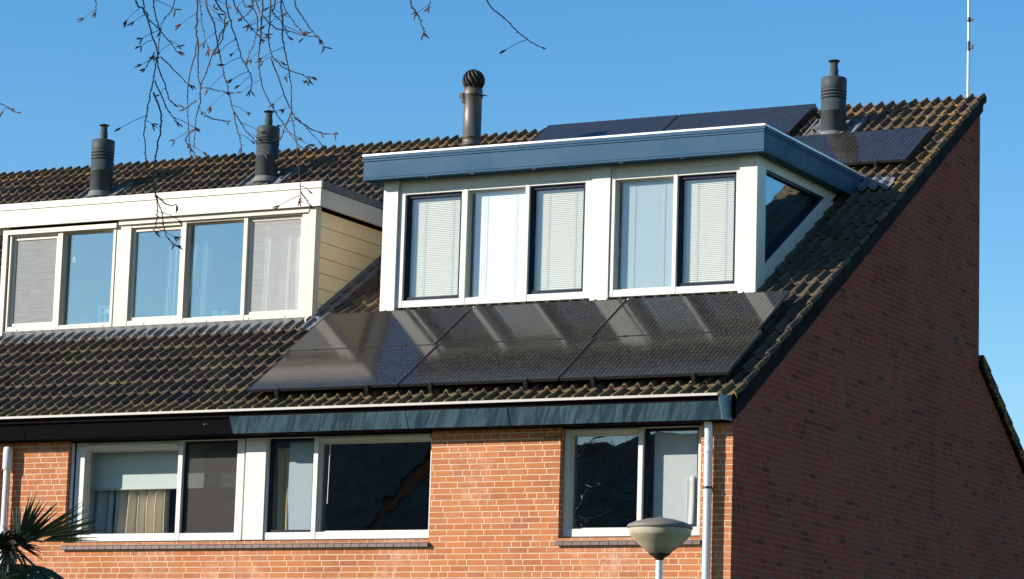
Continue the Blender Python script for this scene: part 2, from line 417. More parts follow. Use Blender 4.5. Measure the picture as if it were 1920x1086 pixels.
# ================================================================ windows
def window(root, x0, x1, z0, z1, y, cells, fmat, depth=.10, name='window', proud=.0, gdep=.07, drip=0.):
    """frame as one mesh with its panes, sashes and screens as sub-parts. cells: (x0,x1,z0,z1,kind,sashmat,glassmat[,sw])"""
    b = MB(); yb = y+depth
    cs = []; prev = x0
    for c in sorted(cells):
        cs.append((max(c[0]-.5*gdep, prev+.014),)+tuple(c[1:])); prev = c[1]
    prev = x0; yb = y+max(depth, gdep+.06)
    for c in cs:
        b.box(prev, c[0], y, yb, z0, z1); prev = c[1]
    b.box(prev, x1, y, yb, z0, z1)
    for c in cs:
        b.box(c[0], c[1], y+.004, yb, z0, c[2]); b.box(c[0], c[1], y+.004, yb, c[3], z1)
    if drip:
        b.box(x0-.02, x1+.02, y-.03, y-.001, z1-drip, z1+.005)
    fr = b.build(name, fmat, root, bevel=.004)
    for c in cs:
        cx0, cx1, cz0, cz1, kind, smat, gmat = c[:7]; sw = c[7] if len(c) > 7 else .045
        yg = y+gdep+.02
        if kind == 'sash':
            s = MB(); ys = y+gdep-.03; ye = ys+.055; e = .003
            s.box(cx0+e, cx0+sw, ys, ye, cz0+e, cz1-e); s.box(cx1-sw, cx1-e, ys, ye, cz0+e, cz1-e)
            s.box(cx0+sw, cx1-sw, ys+.001, ye, cz0+e, cz0+sw); s.box(cx0+sw, cx1-sw, ys+.001, ye, cz1-sw, cz1-e)
            s.build('sash', smat, fr, bevel=.003)
            gx0, gx1, gz0, gz1 = cx0+sw-.004, cx1-sw+.004, cz0+sw-.004, cz1-sw+.004; yg = ys+.03
        else:
            s = MB(); e = .0; q = .016; ys = y+gdep
            s.box(cx0, cx0+q, ys, ys+.03, cz0, cz1); s.box(cx1-q, cx1, ys, ys+.03, cz0, cz1)
            s.box(cx0+q, cx1-q, ys+.001, ys+.03, cz0, cz0+q); s.box(cx0+q, cx1-q, ys+.001, ys+.03, cz1-q, cz1)
            s.build('glazing_bead', smat if smat else fmat, fr)
            gx0, gx1, gz0, gz1 = cx0+q-.004, cx1-q+.004, cz0+q-.004, cz1-q+.004
        p = MB(); p.box(gx0, gx1, yg, yg+.012, gz0, gz1, 0); p.build('pane', gmat, fr)
        if kind == 'screen' or (len(c) > 8 and c[8]):
            sm = c[8] if len(c) > 8 and c[8] else M['screen']
            p = MB(); p.box(gx0, gx1, yg-.016, yg-.014, gz0, gz1, 0); p.build('insect_screen', sm, fr)
    return fr

def room(root, x0, x1, y0, y1, z0, z1, mat, name='room'):
    b = MB()
    b.quad((x0,y0,z0),(x0,y1,z0),(x0,y1,z1),(x0,y0,z1)); b.quad((x1,y0,z0),(x1,y0,z1),(x1,y1,z1),(x1,y1,z0))
    b.quad((x0,y1,z0),(x1,y1,z0),(x1,y1,z1),(x0,y1,z1)); b.quad((x0,y0,z0),(x1,y0,z0),(x1,y1,z0),(x0,y1,z0)); b.quad((x0,y0,z1),(x0,y1,z1),(x1,y1,z1),(x1,y0,z1))
    return b.build(name, mat, root)

def front_wall(x0, x1, ztop, holes, mat, root, name='front_wall', th=.10):
    """brick leaf with window openings; holes: (x0,x1,z0,z1)"""
    b = MB(); xs = x0
    for h in sorted(holes):
        if h[0]-xs > .01: b.box(xs, h[0], 0, th, 0, ztop)
        b.box(h[0], h[1], 0, th, 0, h[2])
        if h[3] < ztop-.001: b.box(h[0], h[1], 0, th, h[3], ztop)
        xs = h[1]
    if x1-xs > .01: b.box(xs, x1, 0, th, 0, ztop)
    return b.build(name, mat, root)

def brick_sill(root, x0, x1, z, name='brick_sill'):
    b = MB(); k = 0; x = x0; rnd = random.Random(int(abs(x0)*100))
    w_ = .104
    b.prism_x([(-.030, z-.082), (.086, z-.06), (.086, z-.004), (-.030, z-.058)], x0+.01, x1-.01, 1)
    while x < x1-.01:
        xe = min(x+w_, x1); j = rnd.uniform(-.002, .002)
        b.prism_x([(-.045+j, z-.090), (-.0305, z-.088), (-.0305, z-.057), (.087, z-.0035), (.087, z+.004), (-.045+j, z-.058+j)], x+.002, xe-.002, 0)
        x = xe
    return b.build(name, [M['sillbrick'], M['mortar']], root, bevel=.003)
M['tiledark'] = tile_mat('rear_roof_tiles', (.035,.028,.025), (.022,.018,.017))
M['sillbrick'] = paint('glazed_sill_brick', (.13,.085,.075), .45, .5, (.19,.14,.12), 8, bumps=.3)
M['mortar'] = paint('sill_mortar', (.16,.12,.10), .9, .4, None, 20)

def downpipe(root, pts, r, mat, rings=(), name='downpipe', brackets=()):
    b = MB(); b.tube(pts, r, 20)
    o = b.build(name, mat, root)
    for z in rings:
        q = MB(); p = pts[-1]; q.lathe([(r+.0015, z-.035), (r+.004, z-.03), (r+.004, z+.03), (r+.0015, z+.035)], (p[0], p[1], 0), 20); q.build('pipe_joint', mat, o)
    for z in brackets:
        q = MB(); p = pts[-1]; q.lathe([(r+.001, z-.012), (r+.005, z-.012), (r+.005, z+.012), (r+.001, z+.012)], (p[0], p[1], 0), 20)
        q.box(p[0]-.012, p[0]+.012, p[1]+r, 0, z-.01, z+.01); q.build('pipe_bracket', M['clamp'], o)
    return o

# gutter cross-section: boards slope inwards, bright lip on top
def gutter(root, x0, x1, board, joints=(), end_cap=False, back=0.0, splits=None):
    b = MB()
    b.prism_x([(-.378, 5.338), (-.350, 5.338), (-.350, 5.358), (-.378, 5.363)], x0, x1)
    o = b.build('gutter', M['gutterlip'], root)
    b = MB(); b.prism_x([(-.318, 5.288), (-.02, 5.25), (-.02, 5.265), (-.30, 5.30), (-.30, 5.337), (-.3495, 5.350), (-.3495, 5.339), (-.318, 5.330)], x0, x1); b.build('gutter_shade_trough', M['black'], o)  # black recessed face paints the shade band under the lip
    xs = [x0]+list(joints)+[x1]
    for i in range(len(xs)-1):
        b = MB(); k = .004*(i % 2)
        a0 = .006 if i else 0
        b.prism_x([(-.238+back-k, 5.112), (-.220+back, 5.112), (-.302+back, 5.286), (-.322+back-k, 5.286)], xs[i]+a0, xs[i+1]-(.003 if i < len(xs)-2 else 0))
        b.build('gutter_board', board, root, bevel=.003)
    b = MB(); b.box(x0, x1, -.219+back, -.001, 5.106, 5.118); b.build('soffit', M['black'], root)
    if end_cap:
        b = MB(); b.prism_x([(-.245, 5.112), (-.03, 5.125), (-.03, 5.385), (-.36, 5.345)], x1, x1+.012); b.build('gutter_end_cap', M['slate2'], root)
    return o
M['gutterlip'] = paint('gutter_lip', (.44,.41,.37), .4, .3, None, 5)
M['slate2'] = paint('slate_blue_cap', (.13,.17,.21), .4, .25, None, 5, streak=.3)

def flue(root, x, y, r, zb, ztop, zcap, lv, mat, flash=True, neck=.055):
    """boiler flue through the roof: body with louvre rings, neck pipe and rain cap"""
    b = MB(); prof = [(r, -.45), (r, lv[0]-zb-.16)]
    prof += [(r+.003, lv[0]-zb-.158), (r+.003, lv[0]-zb-.150), (r, lv[0]-zb-.148)]
    z = lv[0]-zb
    for i in range(3):
        prof += [(r, z), (r-.02, z+.001), (r-.02, z+.014), (r+.006, z+.016), (r+.006, z+.026), (r, z+.034)]; z += (lv[1]-lv[0])/3
    prof += [(r+.004, z), (r+.004, ztop-zb-.01), (r-.01, ztop-zb), (neck, ztop-zb+.008)]
    b.lathe(prof, (x, y, zb), 36)
    o = b.build('flue', mat, root)
    b = MB(); hn = zcap-ztop
    b.lathe([(neck, 0), (neck, hn*.5), (neck*.85, hn*.52), (neck*.85, hn*.84), (neck*.6, hn*.85)], (x, y, ztop), 24)
    b.build('flue_neck', mat, o)
    b = MB()
    b.lathe([(.002, -.012), (.072, -.016), (.074, -.006), (.03, .006), (.002, .008)], (x, y, zcap), 24)
    for k in range(4):
        a = k*math.pi/2+.4; b.tube([(x+neck*.8*math.cos(a), y+neck*.8*math.sin(a), ztop+hn*.8), (x+neck*.95*math.cos(a), y+neck*.95*math.sin(a), zcap-.008)], .004, 6)
    b.build('rain_cap', M['bare'], o)
    if flash:
        b = MB()
        b.lathe([(r+.02, -.10), (r+.014, -.04), (r+.006, -.03), (r+.004, -.02)], (x, y, zb+.02), 32, sm=True, caps=False)
        # lead slab lying on the tiles
        n = 14; vs = []; fs = []
        for i in range(n+1):
            for j in range(n+1):
                xx = x-.34+.68*i/n; yy = y-.32+.62*j/n
                vs.append((xx, yy, tile_z(xx, yy)+.014+.002*math.sin(xx*60)))
        for i in range(n):
            for j in range(n): a = i*(n+1)+j; fs.append((a, a+n+1, a+n+2, a+1))
        b.add(vs, fs, 0, True)
        for sx in (-1, 1): b.prism_x([(y-.30, S_ROOF*(y-.30)+C_ROOF+.03), (y+.30, S_ROOF*(y+.30)+C_ROOF+.03), (y+.30, S_ROOF*(y+.30)+C_ROOF+.095), (y-.30, S_ROOF*(y-.30)+C_ROOF+.075)], x+sx*.33-.012, x+sx*.33+.012)
        b.build('flashing', M['lead'], o)
    return o

def wavy_lead(root, x0, x1, y0, y1, name='lead_apron', back=None):
    b = MB(); n = int((x1-x0)/.0125); vs = []; fs = []; rows = 5
    rnd = random.Random(5)
    for i in range(n+1):
        x = x0+(x1-x0)*i/n; e = rnd.uniform(-.008, .008)+.018*math.sin(x*41)*math.sin(x*13)
        for j in range(rows):
            y = y0+e*(1-j/(rows-1))+(y1-y0)*j/(rows-1)
            vs.append((x, y, C_ROOF+S_ROOF*y+.036+wave(x/.15)*(.9-.45*j/(rows-1))))
        if back: vs.append((x, back[0], back[1]))
    R = rows+(1 if back else 0)
    for i in range(n):
        for j in range(R-1): a = i*R+j; fs.append((a, a+R, a+R+1, a+1))
    b.add(vs, fs, 0, True); o = b.build(name, M['lead'], root)
    so = o.modifiers.new('solid', 'SOLIDIFY'); so.thickness = .003
    return o

# ================================================================ end house
H = thing('terraced_house', (-2.91, 0, 0), 'end-of-terrace brick house with the shaded red brick gable and the blue-trimmed dormer', 'house', 'houses of the brick terrace')
XB = -5.83
front_wall(XB, -.0025, 5.105, [(XB+.002, -3.455, 3.965, 5.105), (-1.935, -.35, 3.965, 5.105)], M['brick'], H)
b = MB()
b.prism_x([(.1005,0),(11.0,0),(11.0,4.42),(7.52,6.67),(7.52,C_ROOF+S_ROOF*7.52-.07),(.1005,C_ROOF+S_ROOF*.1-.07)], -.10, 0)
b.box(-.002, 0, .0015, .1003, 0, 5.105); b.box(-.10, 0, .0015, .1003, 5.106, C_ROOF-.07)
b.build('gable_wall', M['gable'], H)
b = MB()   # upper rear wall under the ridge and low rear wall
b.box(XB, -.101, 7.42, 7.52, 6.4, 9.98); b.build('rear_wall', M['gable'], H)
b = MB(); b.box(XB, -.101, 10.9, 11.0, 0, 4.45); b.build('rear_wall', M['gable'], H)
# projecting brick teeth on the rear arris, as laid
DX0, DX1 = -5.46, -.735        # dormer post faces
rf = tile_roof(XB, .055, holes=[(DX0+.05, DX1-.05, 2.35, 4.55)], seed=3).build('roof', M['tile'], H)
b = MB()
for (xa, xb_, ya, yb_) in [(XB, -.0, -.05, 2.3), (XB, DX0+.05, 2.3, 4.6), (DX1-.05, -.0, 2.3, 4.6), (XB, -.0, 4.6, 7.50)]:
    roof_under(b, xa, xb_, ya, yb_)
b.build('roof_boards', M['black'], rf)
verge(.048, .062, 27, -.06, .2826, S_ROOF, C_ROOF, .09).build('verge_tiles', M['black'], rf)
b = MB(); b.prism_x([(-.05, C_ROOF-.05-.16), (7.50, C_ROOF+S_ROOF*7.5-.16), (7.50, C_ROOF+S_ROOF*7.5-.02), (-.05, C_ROOF-.05)], .002, .046); b.build('barge_board', M['black'], rf)
# rear slope
def rear_roof(root, x0, x1, edge):
    b = MB(); s = -.647; n = 13; dy = .285
    for r in range(n):
        ya = 7.535+(n-1-r+1)*dy; yb = ya-dy-.01      # ya = low edge
        za = 6.80+s*(ya-7.535); zb = 6.80+s*(yb-7.535)
        b.prism_x([(yb, zb-.03), (ya, za+.005), (ya, za+.045), (yb, zb+.012)], x0, x1)
    o = b.build('rear_roof', M['tiledark'], root)
    if edge:
        b = MB()
        for r in range(n):
            ya = 7.535+(r+1)*dy; yb = ya-dy
            za = 6.80+s*(ya-7.535); zb = 6.80+s*(yb-7.535)
            b.prism_x([(yb, zb-.14), (ya, za-.11), (ya, za+.05), (yb, zb+.02)], x1+.001, x1+.03)
        b.build('verge_tiles', M['tiledark'], o)
    return o
rear_roof(H, XB, .03, True)
M['sheetlead'] = M['lead']

gutter(H, XB+.03, -.018, M['gutterboard'], joints=(-3.61, -2.40), end_cap=True)
downpipe(H, [(-.235, -.10, 5.12), (-.235, -.075, 5.0), (-.235, -.075, 0.05)], .042, M['zinc'], rings=(4.83, 2.2), brackets=(4.45, 2.6, 1.0))

# lower windows
fz0, fz1 = 3.985, 5.10
wl = window(H, XB+.27, -3.457, fz0, fz1, .09, [(-5.553, -4.965, 4.065, 5.09, 'sash', M['navy'], M['glassdark'], .03), (-4.873, -3.517, 4.065, 5.035, 'fixed', M['white'], M['glassdark'])], M['white'])
b = MB(); b.box(-4.87, -3.52, .072, .088, 5.045, 5.092); 
b.box(-4.87, -3.52, .066, .072, 5.060, 5.078); b.build('vent_strip', M['white'], wl, bevel=.002)
b = MB(); b.tube([(-4.78,.125,5.03),(-4.785,.127,4.7),(-4.79,.125,4.37)], .005, 6); b.build('blind_cord', M['white'], wl)
b = MB(); b.box(XB+.006, XB+.268, .075, .16, 3.985, 5.10); pw = b.build('infill_panel', M['white'], H, bevel=.004)
wr = window(H, -1.932, -.352, fz0, fz1, .09, [(-1.842, -1.092, 4.065, 5.045, 'fixed', M['white'], M['glassdark']), (-1.003, -.42, 4.075, 5.09, 'sash', M['navy'], M['glassdark'], .03)], M['white'])
b = MB(); b.box(-1.84, -1.095, .072, .088, 5.052, 5.094); b.box(-1.84, -1.095, .066, .072, 5.066, 5.082); b.build('vent_strip', M['white'], wr, bevel=.002)
brick_sill(H, XB+.0, -3.44, 3.975); brick_sill(H, -1.96, -.32, 3.975)
b = MB(); b.box(-2.13, -1.93, -.004, .02, 5.0, 5.012); b.build('lintel_end', M['bare'], H)
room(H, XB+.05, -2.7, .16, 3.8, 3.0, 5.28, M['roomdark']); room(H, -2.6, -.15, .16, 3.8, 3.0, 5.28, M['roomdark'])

# ---- blue-trimmed dormer
D = MB()
yF = 2.22
D.box(DX0, -5.265, yF, yF+.12, 6.72, 8.36); D.box(-2.757, -2.530, yF+.018, yF+.12, 6.80, 8.36); D.box(-.945, DX1+.001, yF, yF+.12, 6.72, 8.36)
D.box(-5.264, -2.758, yF+.045, yF+.12, 8.215, 8.36); D.box(-2.529, -.946, yF+.045, yF+.12, 8.26, 8.36)
D.box(-5.264, -.946, yF+.02, yF+.12, 6.72, 6.80)
dorm = D.build('dormer', M['white'], H, bevel=.004)
yW = 2.255
zb_, zt_ = 6.925, 8.175
SB = M['blindcream']
window(H, -5.263, -2.759, 6.845, 8.214, yW, [(-5.15,-4.435,zb_,zt_,'sash',M['navy'],M['glass'],.042), (-4.325,-3.61,zb_,zt_,'fixed',M['white'],M['glass']), (-3.525,-2.85,zb_,zt_,'sash',M['navy'],M['glass'],.042)], M['white'], depth=.075)
window(H, -2.528, -.947, 6.845, 8.259, yW, [(-2.44,-1.757,zb_,zt_,'fixed',M['white'],M['glass']), (-1.675,-1.0,zb_,zt_,'sash',M['navy'],M['glass'],.042)], M['white'], depth=.075)
b = MB(); b.box(-5.30, -.78, 2.10, yF+.019, 6.772, 6.79); b.build('sill_flashing', M['trim'], dorm)
# cheeks
def cheek_poly(y0, ztop, inset_top=0., inset_bot=0., y_in=0.):
    zr = lambda y: C_ROOF+S_ROOF*y+.03
    ye = (ztop-C_ROOF-.03)/S_ROOF
    return [(y0, zr(y0)), (ye, ztop), (y0, ztop)]
b = MB(); b.prism_x(cheek_poly(yF+.12, 8.36), DX0, DX0+.10); b.build('cheek', M['white'], dorm)
# glazed right cheek: frame pieces round a triangular pane
zr = lambda y: C_ROOF+S_ROOF*y+.03
xo = DX1
b = MB(); ye = (8.33-C_ROOF-.03)/S_ROOF
b.prism_x([(yF+.121, zr(yF+.121)), (2.47, zr(2.47)), (2.47, 8.36), (yF+.121, 8.36)], xo-.09, xo)          # stile
b.prism_x([(2.471, 8.225), (4.42, 8.225), (4.64, 8.36), (2.471, 8.36)], xo-.09, xo)
dn = .20
b.prism_x([(2.471, zr(2.471)), (4.60, zr(4.60)), (4.42, 8.224), (4.42-.22, 8.224), (2.471, zr(2.471)+.235)], xo-.09, xo)
ck = b.build('glazed_cheek', M['white'], dorm, bevel=.003)
b = MB()
p0, p1, p2 = (2.471, zr(2.471)+.235), (4.20, 8.224), (2.471, 8.224)
b.prism_x([p0, p1, p2], xo-.05, xo-.04); b.build('pane', M['glassblue'], ck)
b = MB()   # dark inner bead along the top and the slope
b.prism_x([(2.472, 8.19), (4.14, 8.19), (4.19, 8.223), (2.472, 8.223)], xo-.038, xo-.012); b.prism_x([(2.472, p0[1]+.001), (4.14, 8.189), (4.07, 8.189), (2.472, p0[1]+.055)], xo-.038, xo-.012)
b.build('glazing_bead', M['navy'], ck)
# roof slab with fascia
fx0, fx1, fy0 = -5.63, -.585, 2.03
b = MB(); b.box(fx0+.03, fx1-.03, fy0+.03, 5.25, 8.50, 8.60); b.box(DX0, DX1, yF+.121, 4.7, 8.361, 8.499)
b.build('flat_roof', M['black'], dorm)
def fascia_run(b, a, c, along):      # profile of stacked strips, small grooves between
    # strips: (zlo, zhi, proud)
    for zlo, zhi, pr in [(8.331,8.352,.006),(8.357,8.545,.003),(8.553,8.574,.008),(8.579,8.612,.014)]:
        if along == 'x': b.box(fx0-pr, fx1+pr, fy0-pr, fy0+.028, zlo, zhi)
        elif along == 'r': b.box(fx1-.028, fx1+pr, fy0+.0285, 5.15, zlo, zhi)
        else: b.box(fx0-pr, fx0+.028, fy0+.0285, 5.15, zlo, zhi)
b = MB()
for al in 'xrl': fascia_run(b, 0, 0, al)
b.box(fx0+.002, fx1-.002, fy0+.002, fy0+.027, 8.34, 8.60); b.box(fx1-.027, fx1-.002, fy0+.03, 5.15, 8.34, 8.60); b.box(fx0+.002, fx0+.027, fy0+.03, 5.15, 8.34, 8.60)
b.build('fascia', M['slate'], dorm, bevel=.0015)
b = MB()
b.box(fx0-.02, fx1+.02, fy0-.02, fy0+.04, 8.613, 8.637); b.box(fx1-.04, fx1+.02, fy0+.041, 5.15, 8.613, 8.637); b.box(fx0-.02, fx0+.04, fy0+.041, 5.15, 8.613, 8.637)
b.build('roof_trim', M['trim'], dorm, bevel=.003)
b = MB(); b.box(fx0+.0285, fx1-.0285, fy0+.0285, yF+.10, 8.345, 8.359); b.box(DX1+.001, fx1-.0285, yF+.101, 4.65, 8.345, 8.359); b.box(fx0+.0285, DX0-.001, yF+.101, 4.65, 8.345, 8.359)
b.build('soffit', M['slate'], dorm)
for xx in (-4.85, -4.25, -3.45, -2.35, -1.6):
    b = MB(); b.lathe([(.022, 0), (.026, .003), (.026, .008)], (xx, 2.12, 8.338), 16); b.build('soffit_spotlight', M['trim'], dorm)
room(H, DX0+.105, DX1-.095, 2.345, 5.3, 6.15, 8.32, M['plaster'], 'attic_room')
# crumpled lead where the fascia meets the tiles
b = MB(); rnd = random.Random(8); n = 9
vs = []
for i in range(n+1):
    for j in range(n+1):
        xx = -.62+.42*i/n; yy = 4.78+.34*j/n
        vs.append((xx, yy, tile_z(xx, yy)+.022+rnd.uniform(0, .022)))
b.add(vs, [(i*(n+1)+j, (i+1)*(n+1)+j, (i+1)*(n+1)+j+1, i*(n+1)+j+1) for i in range(n) for j in range(n)]); o = b.build('lead_corner', M['lead'], dorm)
o.modifiers.new('s', 'SOLIDIFY').thickness = .004

# flues of the end house
flue(H, -1.64, 6.72, .157, 9.57, 10.27, 10.50, (9.99, 10.11), M['flue'])
# round steel flue with a spiral ball cap
X3, Y3 = -6.33, 5.9
b = MB(); b.lathe([(.120,-.4),(.120,.62),(.124,.622),(.124,.634),(.12,.636),(.12,.72),(.124,.722),(.124,.734),(.12,.736),(.12,1.24),(.125,1.25),(.125,1.36),(.12,1.365)], (X3, Y3, 8.95), 40)
FL3 = ('flue', b)

M['lace'] = screen('lace_net', (.62,.62,.60), .34)
# ================================================================ neighbour house
N = thing('terraced_house', (-8.7, 0, 0), 'middle terraced brick house with the wide cream dormer and black gutter board', 'house', 'houses of the brick terrace')
XC = -11.66
front_wall(XC, XB, 5.105, [(-8.145, XB-.003, 3.965, 5.105)], M['brick'], N)
LX0, LX1 = -10.86, -6.30
o = b = FL3[1]
fl3 = b.build('flue', M['flueold'], N)
b = MB()
b.lathe([(.130,0),(.13,.03)], (X3, Y3, 10.215), 32)
b.box(X3-.165, X3-.125, Y3-.012, Y3+.012, 10.22, 10.245); b.box(X3+.125, X3+.20, Y3-.012, Y3+.012, 10.222, 10.236)
b.box(X3-.10, X3-.08, Y3-.125, Y3-.105, 10.12, 10.26); b.box(X3-.15, X3-.11, Y3-.10, Y3-.07, 10.20, 10.26)
b.build('pipe_clamp', M['bare'], fl3)
b = MB()
for k in range(14):      # spiral strands of the ball cap
    pts = []
    for t in range(13):
        th = math.pi*.86*t/12; a = 2*math.pi*k/14+1.5*t/12
        pts.append((X3+.140*math.sin(th)*math.cos(a), Y3+.140*math.sin(th)*math.sin(a), 10.435+.140*math.cos(th)))
    b.tube(pts, .0115, 6)
b.lathe([(.002,.045),(.03,.035),(.03,-.01),(.002,-.012)], (X3, Y3, 10.55), 16)
b.lathe([(.11,0),(.118,.03),(.10,.05)], (X3, Y3, 10.30), 24)
b.build('ball_cap', M['bare'], fl3)
b = MB(); b.lathe([(.10,-.09),(.122,-.03),(.122,.03),(.10,.09)], (X3, Y3, 10.435), 24); b.build('cap_core', M['bare'], fl3)
rf = tile_roof(XC, XB-.0005, holes=[(LX0+.05, LX1-.05, 2.3, 4.2)], seed=7).build('roof', M['tile'], N)
b = MB()
for (xa, xb_, ya, yb_) in [(XC, XB, -.05, 2.2), (XC, LX0+.05, 2.2, 4.3), (LX1-.05, XB, 2.2, 4.3), (XC, XB, 4.3, 7.50)]:
    roof_under(b, xa, xb_-.001, ya, yb_)
b.build('roof_boards', M['black'], rf)
b = MB(); b.box(XC, XB-.001, 7.42, 7.52, 6.4, 9.98); b.build('rear_wall', M['gable'], N)
b = MB(); b.box(XC, XB-.001, 10.9, 11.0, 0, 4.45); b.build('rear_wall', M['gable'], N)
rear_roof(N, XC, XB-.001, False)
gutter(N, XC, XB+.029, M['black'], joints=(-8.6,), back=.035)
for x_, r_ in ((-6.16, .009), (-6.12, .006)):
    b = MB(); b.tube([(x_,-.240,5.232),(x_,-.262,5.228)], r_, 10); b.build('board_screw', M['trim'], N)
# pvc downpipe with socket
pz = downpipe(N, [(-8.93,-.075,5.03),(-8.93,-.075,0.05)], .040, M['pvc'], name='downpipe')
b = MB(); b.lathe([(.052,4.80),(.056,4.81),(.056,5.02),(.050,5.05),(.030,5.06)], (-8.93,-.075,0), 24); b.build('pipe_socket', M['pvc'], pz)
pz = downpipe(N, [(-9.13,-.075,4.96),(-9.13,-.075,0.05)], .045, M['pvc'], name='downpipe')
b = MB(); b.lathe([(.050,4.60),(.055,4.61),(.055,4.98),(.050,5.0),(.03,5.01)], (-9.13,-.075,0), 24); b.build('pipe_socket', M['pvc'], pz)
wn_ = window(N, -8.10, XB-.02, 3.985, 5.10, .09, [(-7.945,-6.72,4.060,5.015,'fixed',M['white'],M['glassdark']), (-6.625,-5.945,4.068,5.088,'sash',M['navy'],M['glassdark'],.022,M['screendark'])], M['white'])
b = MB(); b.box(-7.94, -6.725, .072, .088, 5.03, 5.085); b.box(-7.94, -6.725, .066, .072, 5.048, 5.068); b.build('vent_strip', M['white'], wn_, bevel=.002)
b = MB(); b.box(-8.135, -8.115, .05, .085, 3.99, 5.09); b.build('corner_strip', M['zinc'], N)
brick_sill(N, -8.17, XB-.003, 3.975)
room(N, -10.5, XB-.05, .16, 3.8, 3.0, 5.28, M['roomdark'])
# cream dormer
yN = 2.10
D = MB()
D.box(LX0, LX0+.075, yN, yN+.12, 6.70, 8.10); D.box(-6.40, LX1, yN, yN+.12, 6.70, 8.10)
D.box(-9.16, -9.09, yN+.03, yN+.12, 6.74, 8.10)
D.box(LX0+.076, -6.401, yN+.06, yN+.12, 6.66, 6.735)
nd = D.build('dormer', M['cream'], N, bevel=.004)
M['ccream'] = M['cream']
wa = window(N, -10.76, -9.161, 6.745, 8.04, yN+.02, [(-10.70,-10.03,6.83,7.965,'sash',M['cream'],M['glass'],.045,M['screen']), (-9.92,-9.20,6.82,7.975,'fixed',M['cream'],M['glassblue'])], M['cream'], drip=.055)
wb = window(N, -9.089, -6.412, 6.745, 8.07, yN+.02, [(-8.905,-8.195,6.83,7.975,'sash',M['cream'],M['glassblue'],.045), (-8.10,-7.315,6.83,7.99,'fixed',M['cream'],M['glassblue']), (-7.225,-6.50,6.83,8.0,'sash',M['cream'],M['glass'],.04,M['lace'])], M['cream'], drip=.055)
for xx in (-10.6,-10.0,-9.5,-9.3,-8.7,-8.1,-7.8,-7.2,-6.7):
    b = MB(); b.tube([(xx, yN+.019, 6.79), (xx, yN+.012, 6.79)], .008, 8); b.build('frame_plug', M['zinc'], nd)
b = MB(); b.prism_x([(yN+.121, C_ROOF+S_ROOF*(yN+.12)+.02), (4.25, 8.05), (yN+.121, 8.05)], LX0+.001, LX0+.09); b.build('cheek', M['cream'], nd)
# boarded right cheek: one board per course, small shadow gap between
b = MB(); zq = 8.05; bh = .185; i = 0
while zq > 6.75:
    z2 = zq; z1 = max(zq-bh+.007, 6.72)
    yr = lambda z: (z-C_ROOF-.03)/S_ROOF
    y0_ = yN+.121
    if yr(z2) > y0_:
        lo = max(yr(z1), y0_)
        zlo = z1 if yr(z1) >= y0_ else C_ROOF+S_ROOF*y0_+.03
        poly = [(y0_, zlo), (lo, zlo), (yr(z2), z2), (y0_, z2)] if lo > y0_+1e-4 else [(y0_, zlo), (yr(z2), z2), (y0_, z2)]
        b.prism_x(poly, LX1-.045, LX1-.020)
    zq -= bh
b.prism_x([(yN+.121, C_ROOF+S_ROOF*(yN+.12)+.03), (4.26, 8.05), (yN+.121, 8.05)], LX1-.09, LX1-.046)
b.build('cheek', M['cheek'], nd, bevel=.002)
# fascia: two boards with a seam, felt-covered capping
gx0, gx1, gy0 = -11.2, -6.215, 2.05
b = MB()
b.box(gx0, gx1, gy0, gy0+.03, 8.075, 8.285); b.box(gx0-.008, gx1+.008, gy0-.008, gy0+.03, 8.290, 8.372)
b.box(gx1-.03, gx1, gy0+.031, 4.75, 8.075, 8.285); b.box(gx0, gx0+.03, gy0+.031, 4.75, 8.075, 8.285)
b.build('fascia', M['creamfascia'], nd, bevel=.003)
for xa_, xb2 in ((gx1-.03, gx1+.012), (gx0-.012, gx0+.03)):
    b = MB(); b.box(xa_, xb2, gy0+.031, 4.75, 8.290, 8.378); b.build('verge_capping', M['lead'], nd)
b = MB(); b.box(gx0+.031, gx1-.031, gy0+.031, 4.9, 8.20, 8.34); b.box(LX0, LX1-.021, yN+.121, 4.3, 8.051, 8.199); b.build('flat_roof', M['black'], nd)
b = MB(); b.box(gx0+.031, gx1-.031, gy0+.031, yN+.12, 8.10, 8.115); b.build('soffit', M['cream'], nd)
wavy_lead(N, LX0-.10, LX1+.10, 1.93, 2.125, back=(yN-.003, 6.765))
# lead soaker along the right cheek
b = MB(); vs = []; n = 60; rnd = random.Random(4)
for i in range(n+1):
    y = 2.0+(3.95-2.0)*i/n; e = .02*math.sin(i*1.3)+rnd.uniform(-.012,.012); zz = C_ROOF+S_ROOF*y
    vs += [(LX1-.018, y, zz+.115), (LX1-.014, y, zz+.062), (LX1+.03, y, zz+.055+.006*math.sin(i*.9)), (LX1+.085+e, y, zz+.052+.010*math.sin(i*1.7)), (LX1+.13+e, y, zz+.046)]
b.add(vs, [(i*5+j, i*5+j+1, (i+1)*5+j+1, (i+1)*5+j) for i in range(n) for j in range(4)], 0, True); o = b.build('side_flashing', M['lead'], nd); o.modifiers.new('s','SOLIDIFY').thickness = .004
b = MB(); vs = []; n = 14
for i in range(n+1):
    for j in range(7):
        x = LX1-.06+.26*i/n; y = 1.86+.34*j/6
        vs.append((x, y, C_ROOF+S_ROOF*y+.05+wave(x/.15)*.8+rnd.uniform(0,.016)))
b.add(vs, [(i*7+j, (i+1)*7+j, (i+1)*7+j+1, i*7+j+1) for i in range(n) for j in range(6)]); o = b.build('lead_corner', M['lead'], nd); o.modifiers.new('s','SOLIDIFY').thickness = .003
room(N, LX0+.095, LX1-.095, yN+.13, 5.0, 6.1, 8.04, M['plaster'], 'attic_room')
b = MB(); b.box(LX0+.1, LX1-.1, yN+.125, yN+.32, 6.80, 6.83); b.build('inner_sill', M['white'], N)
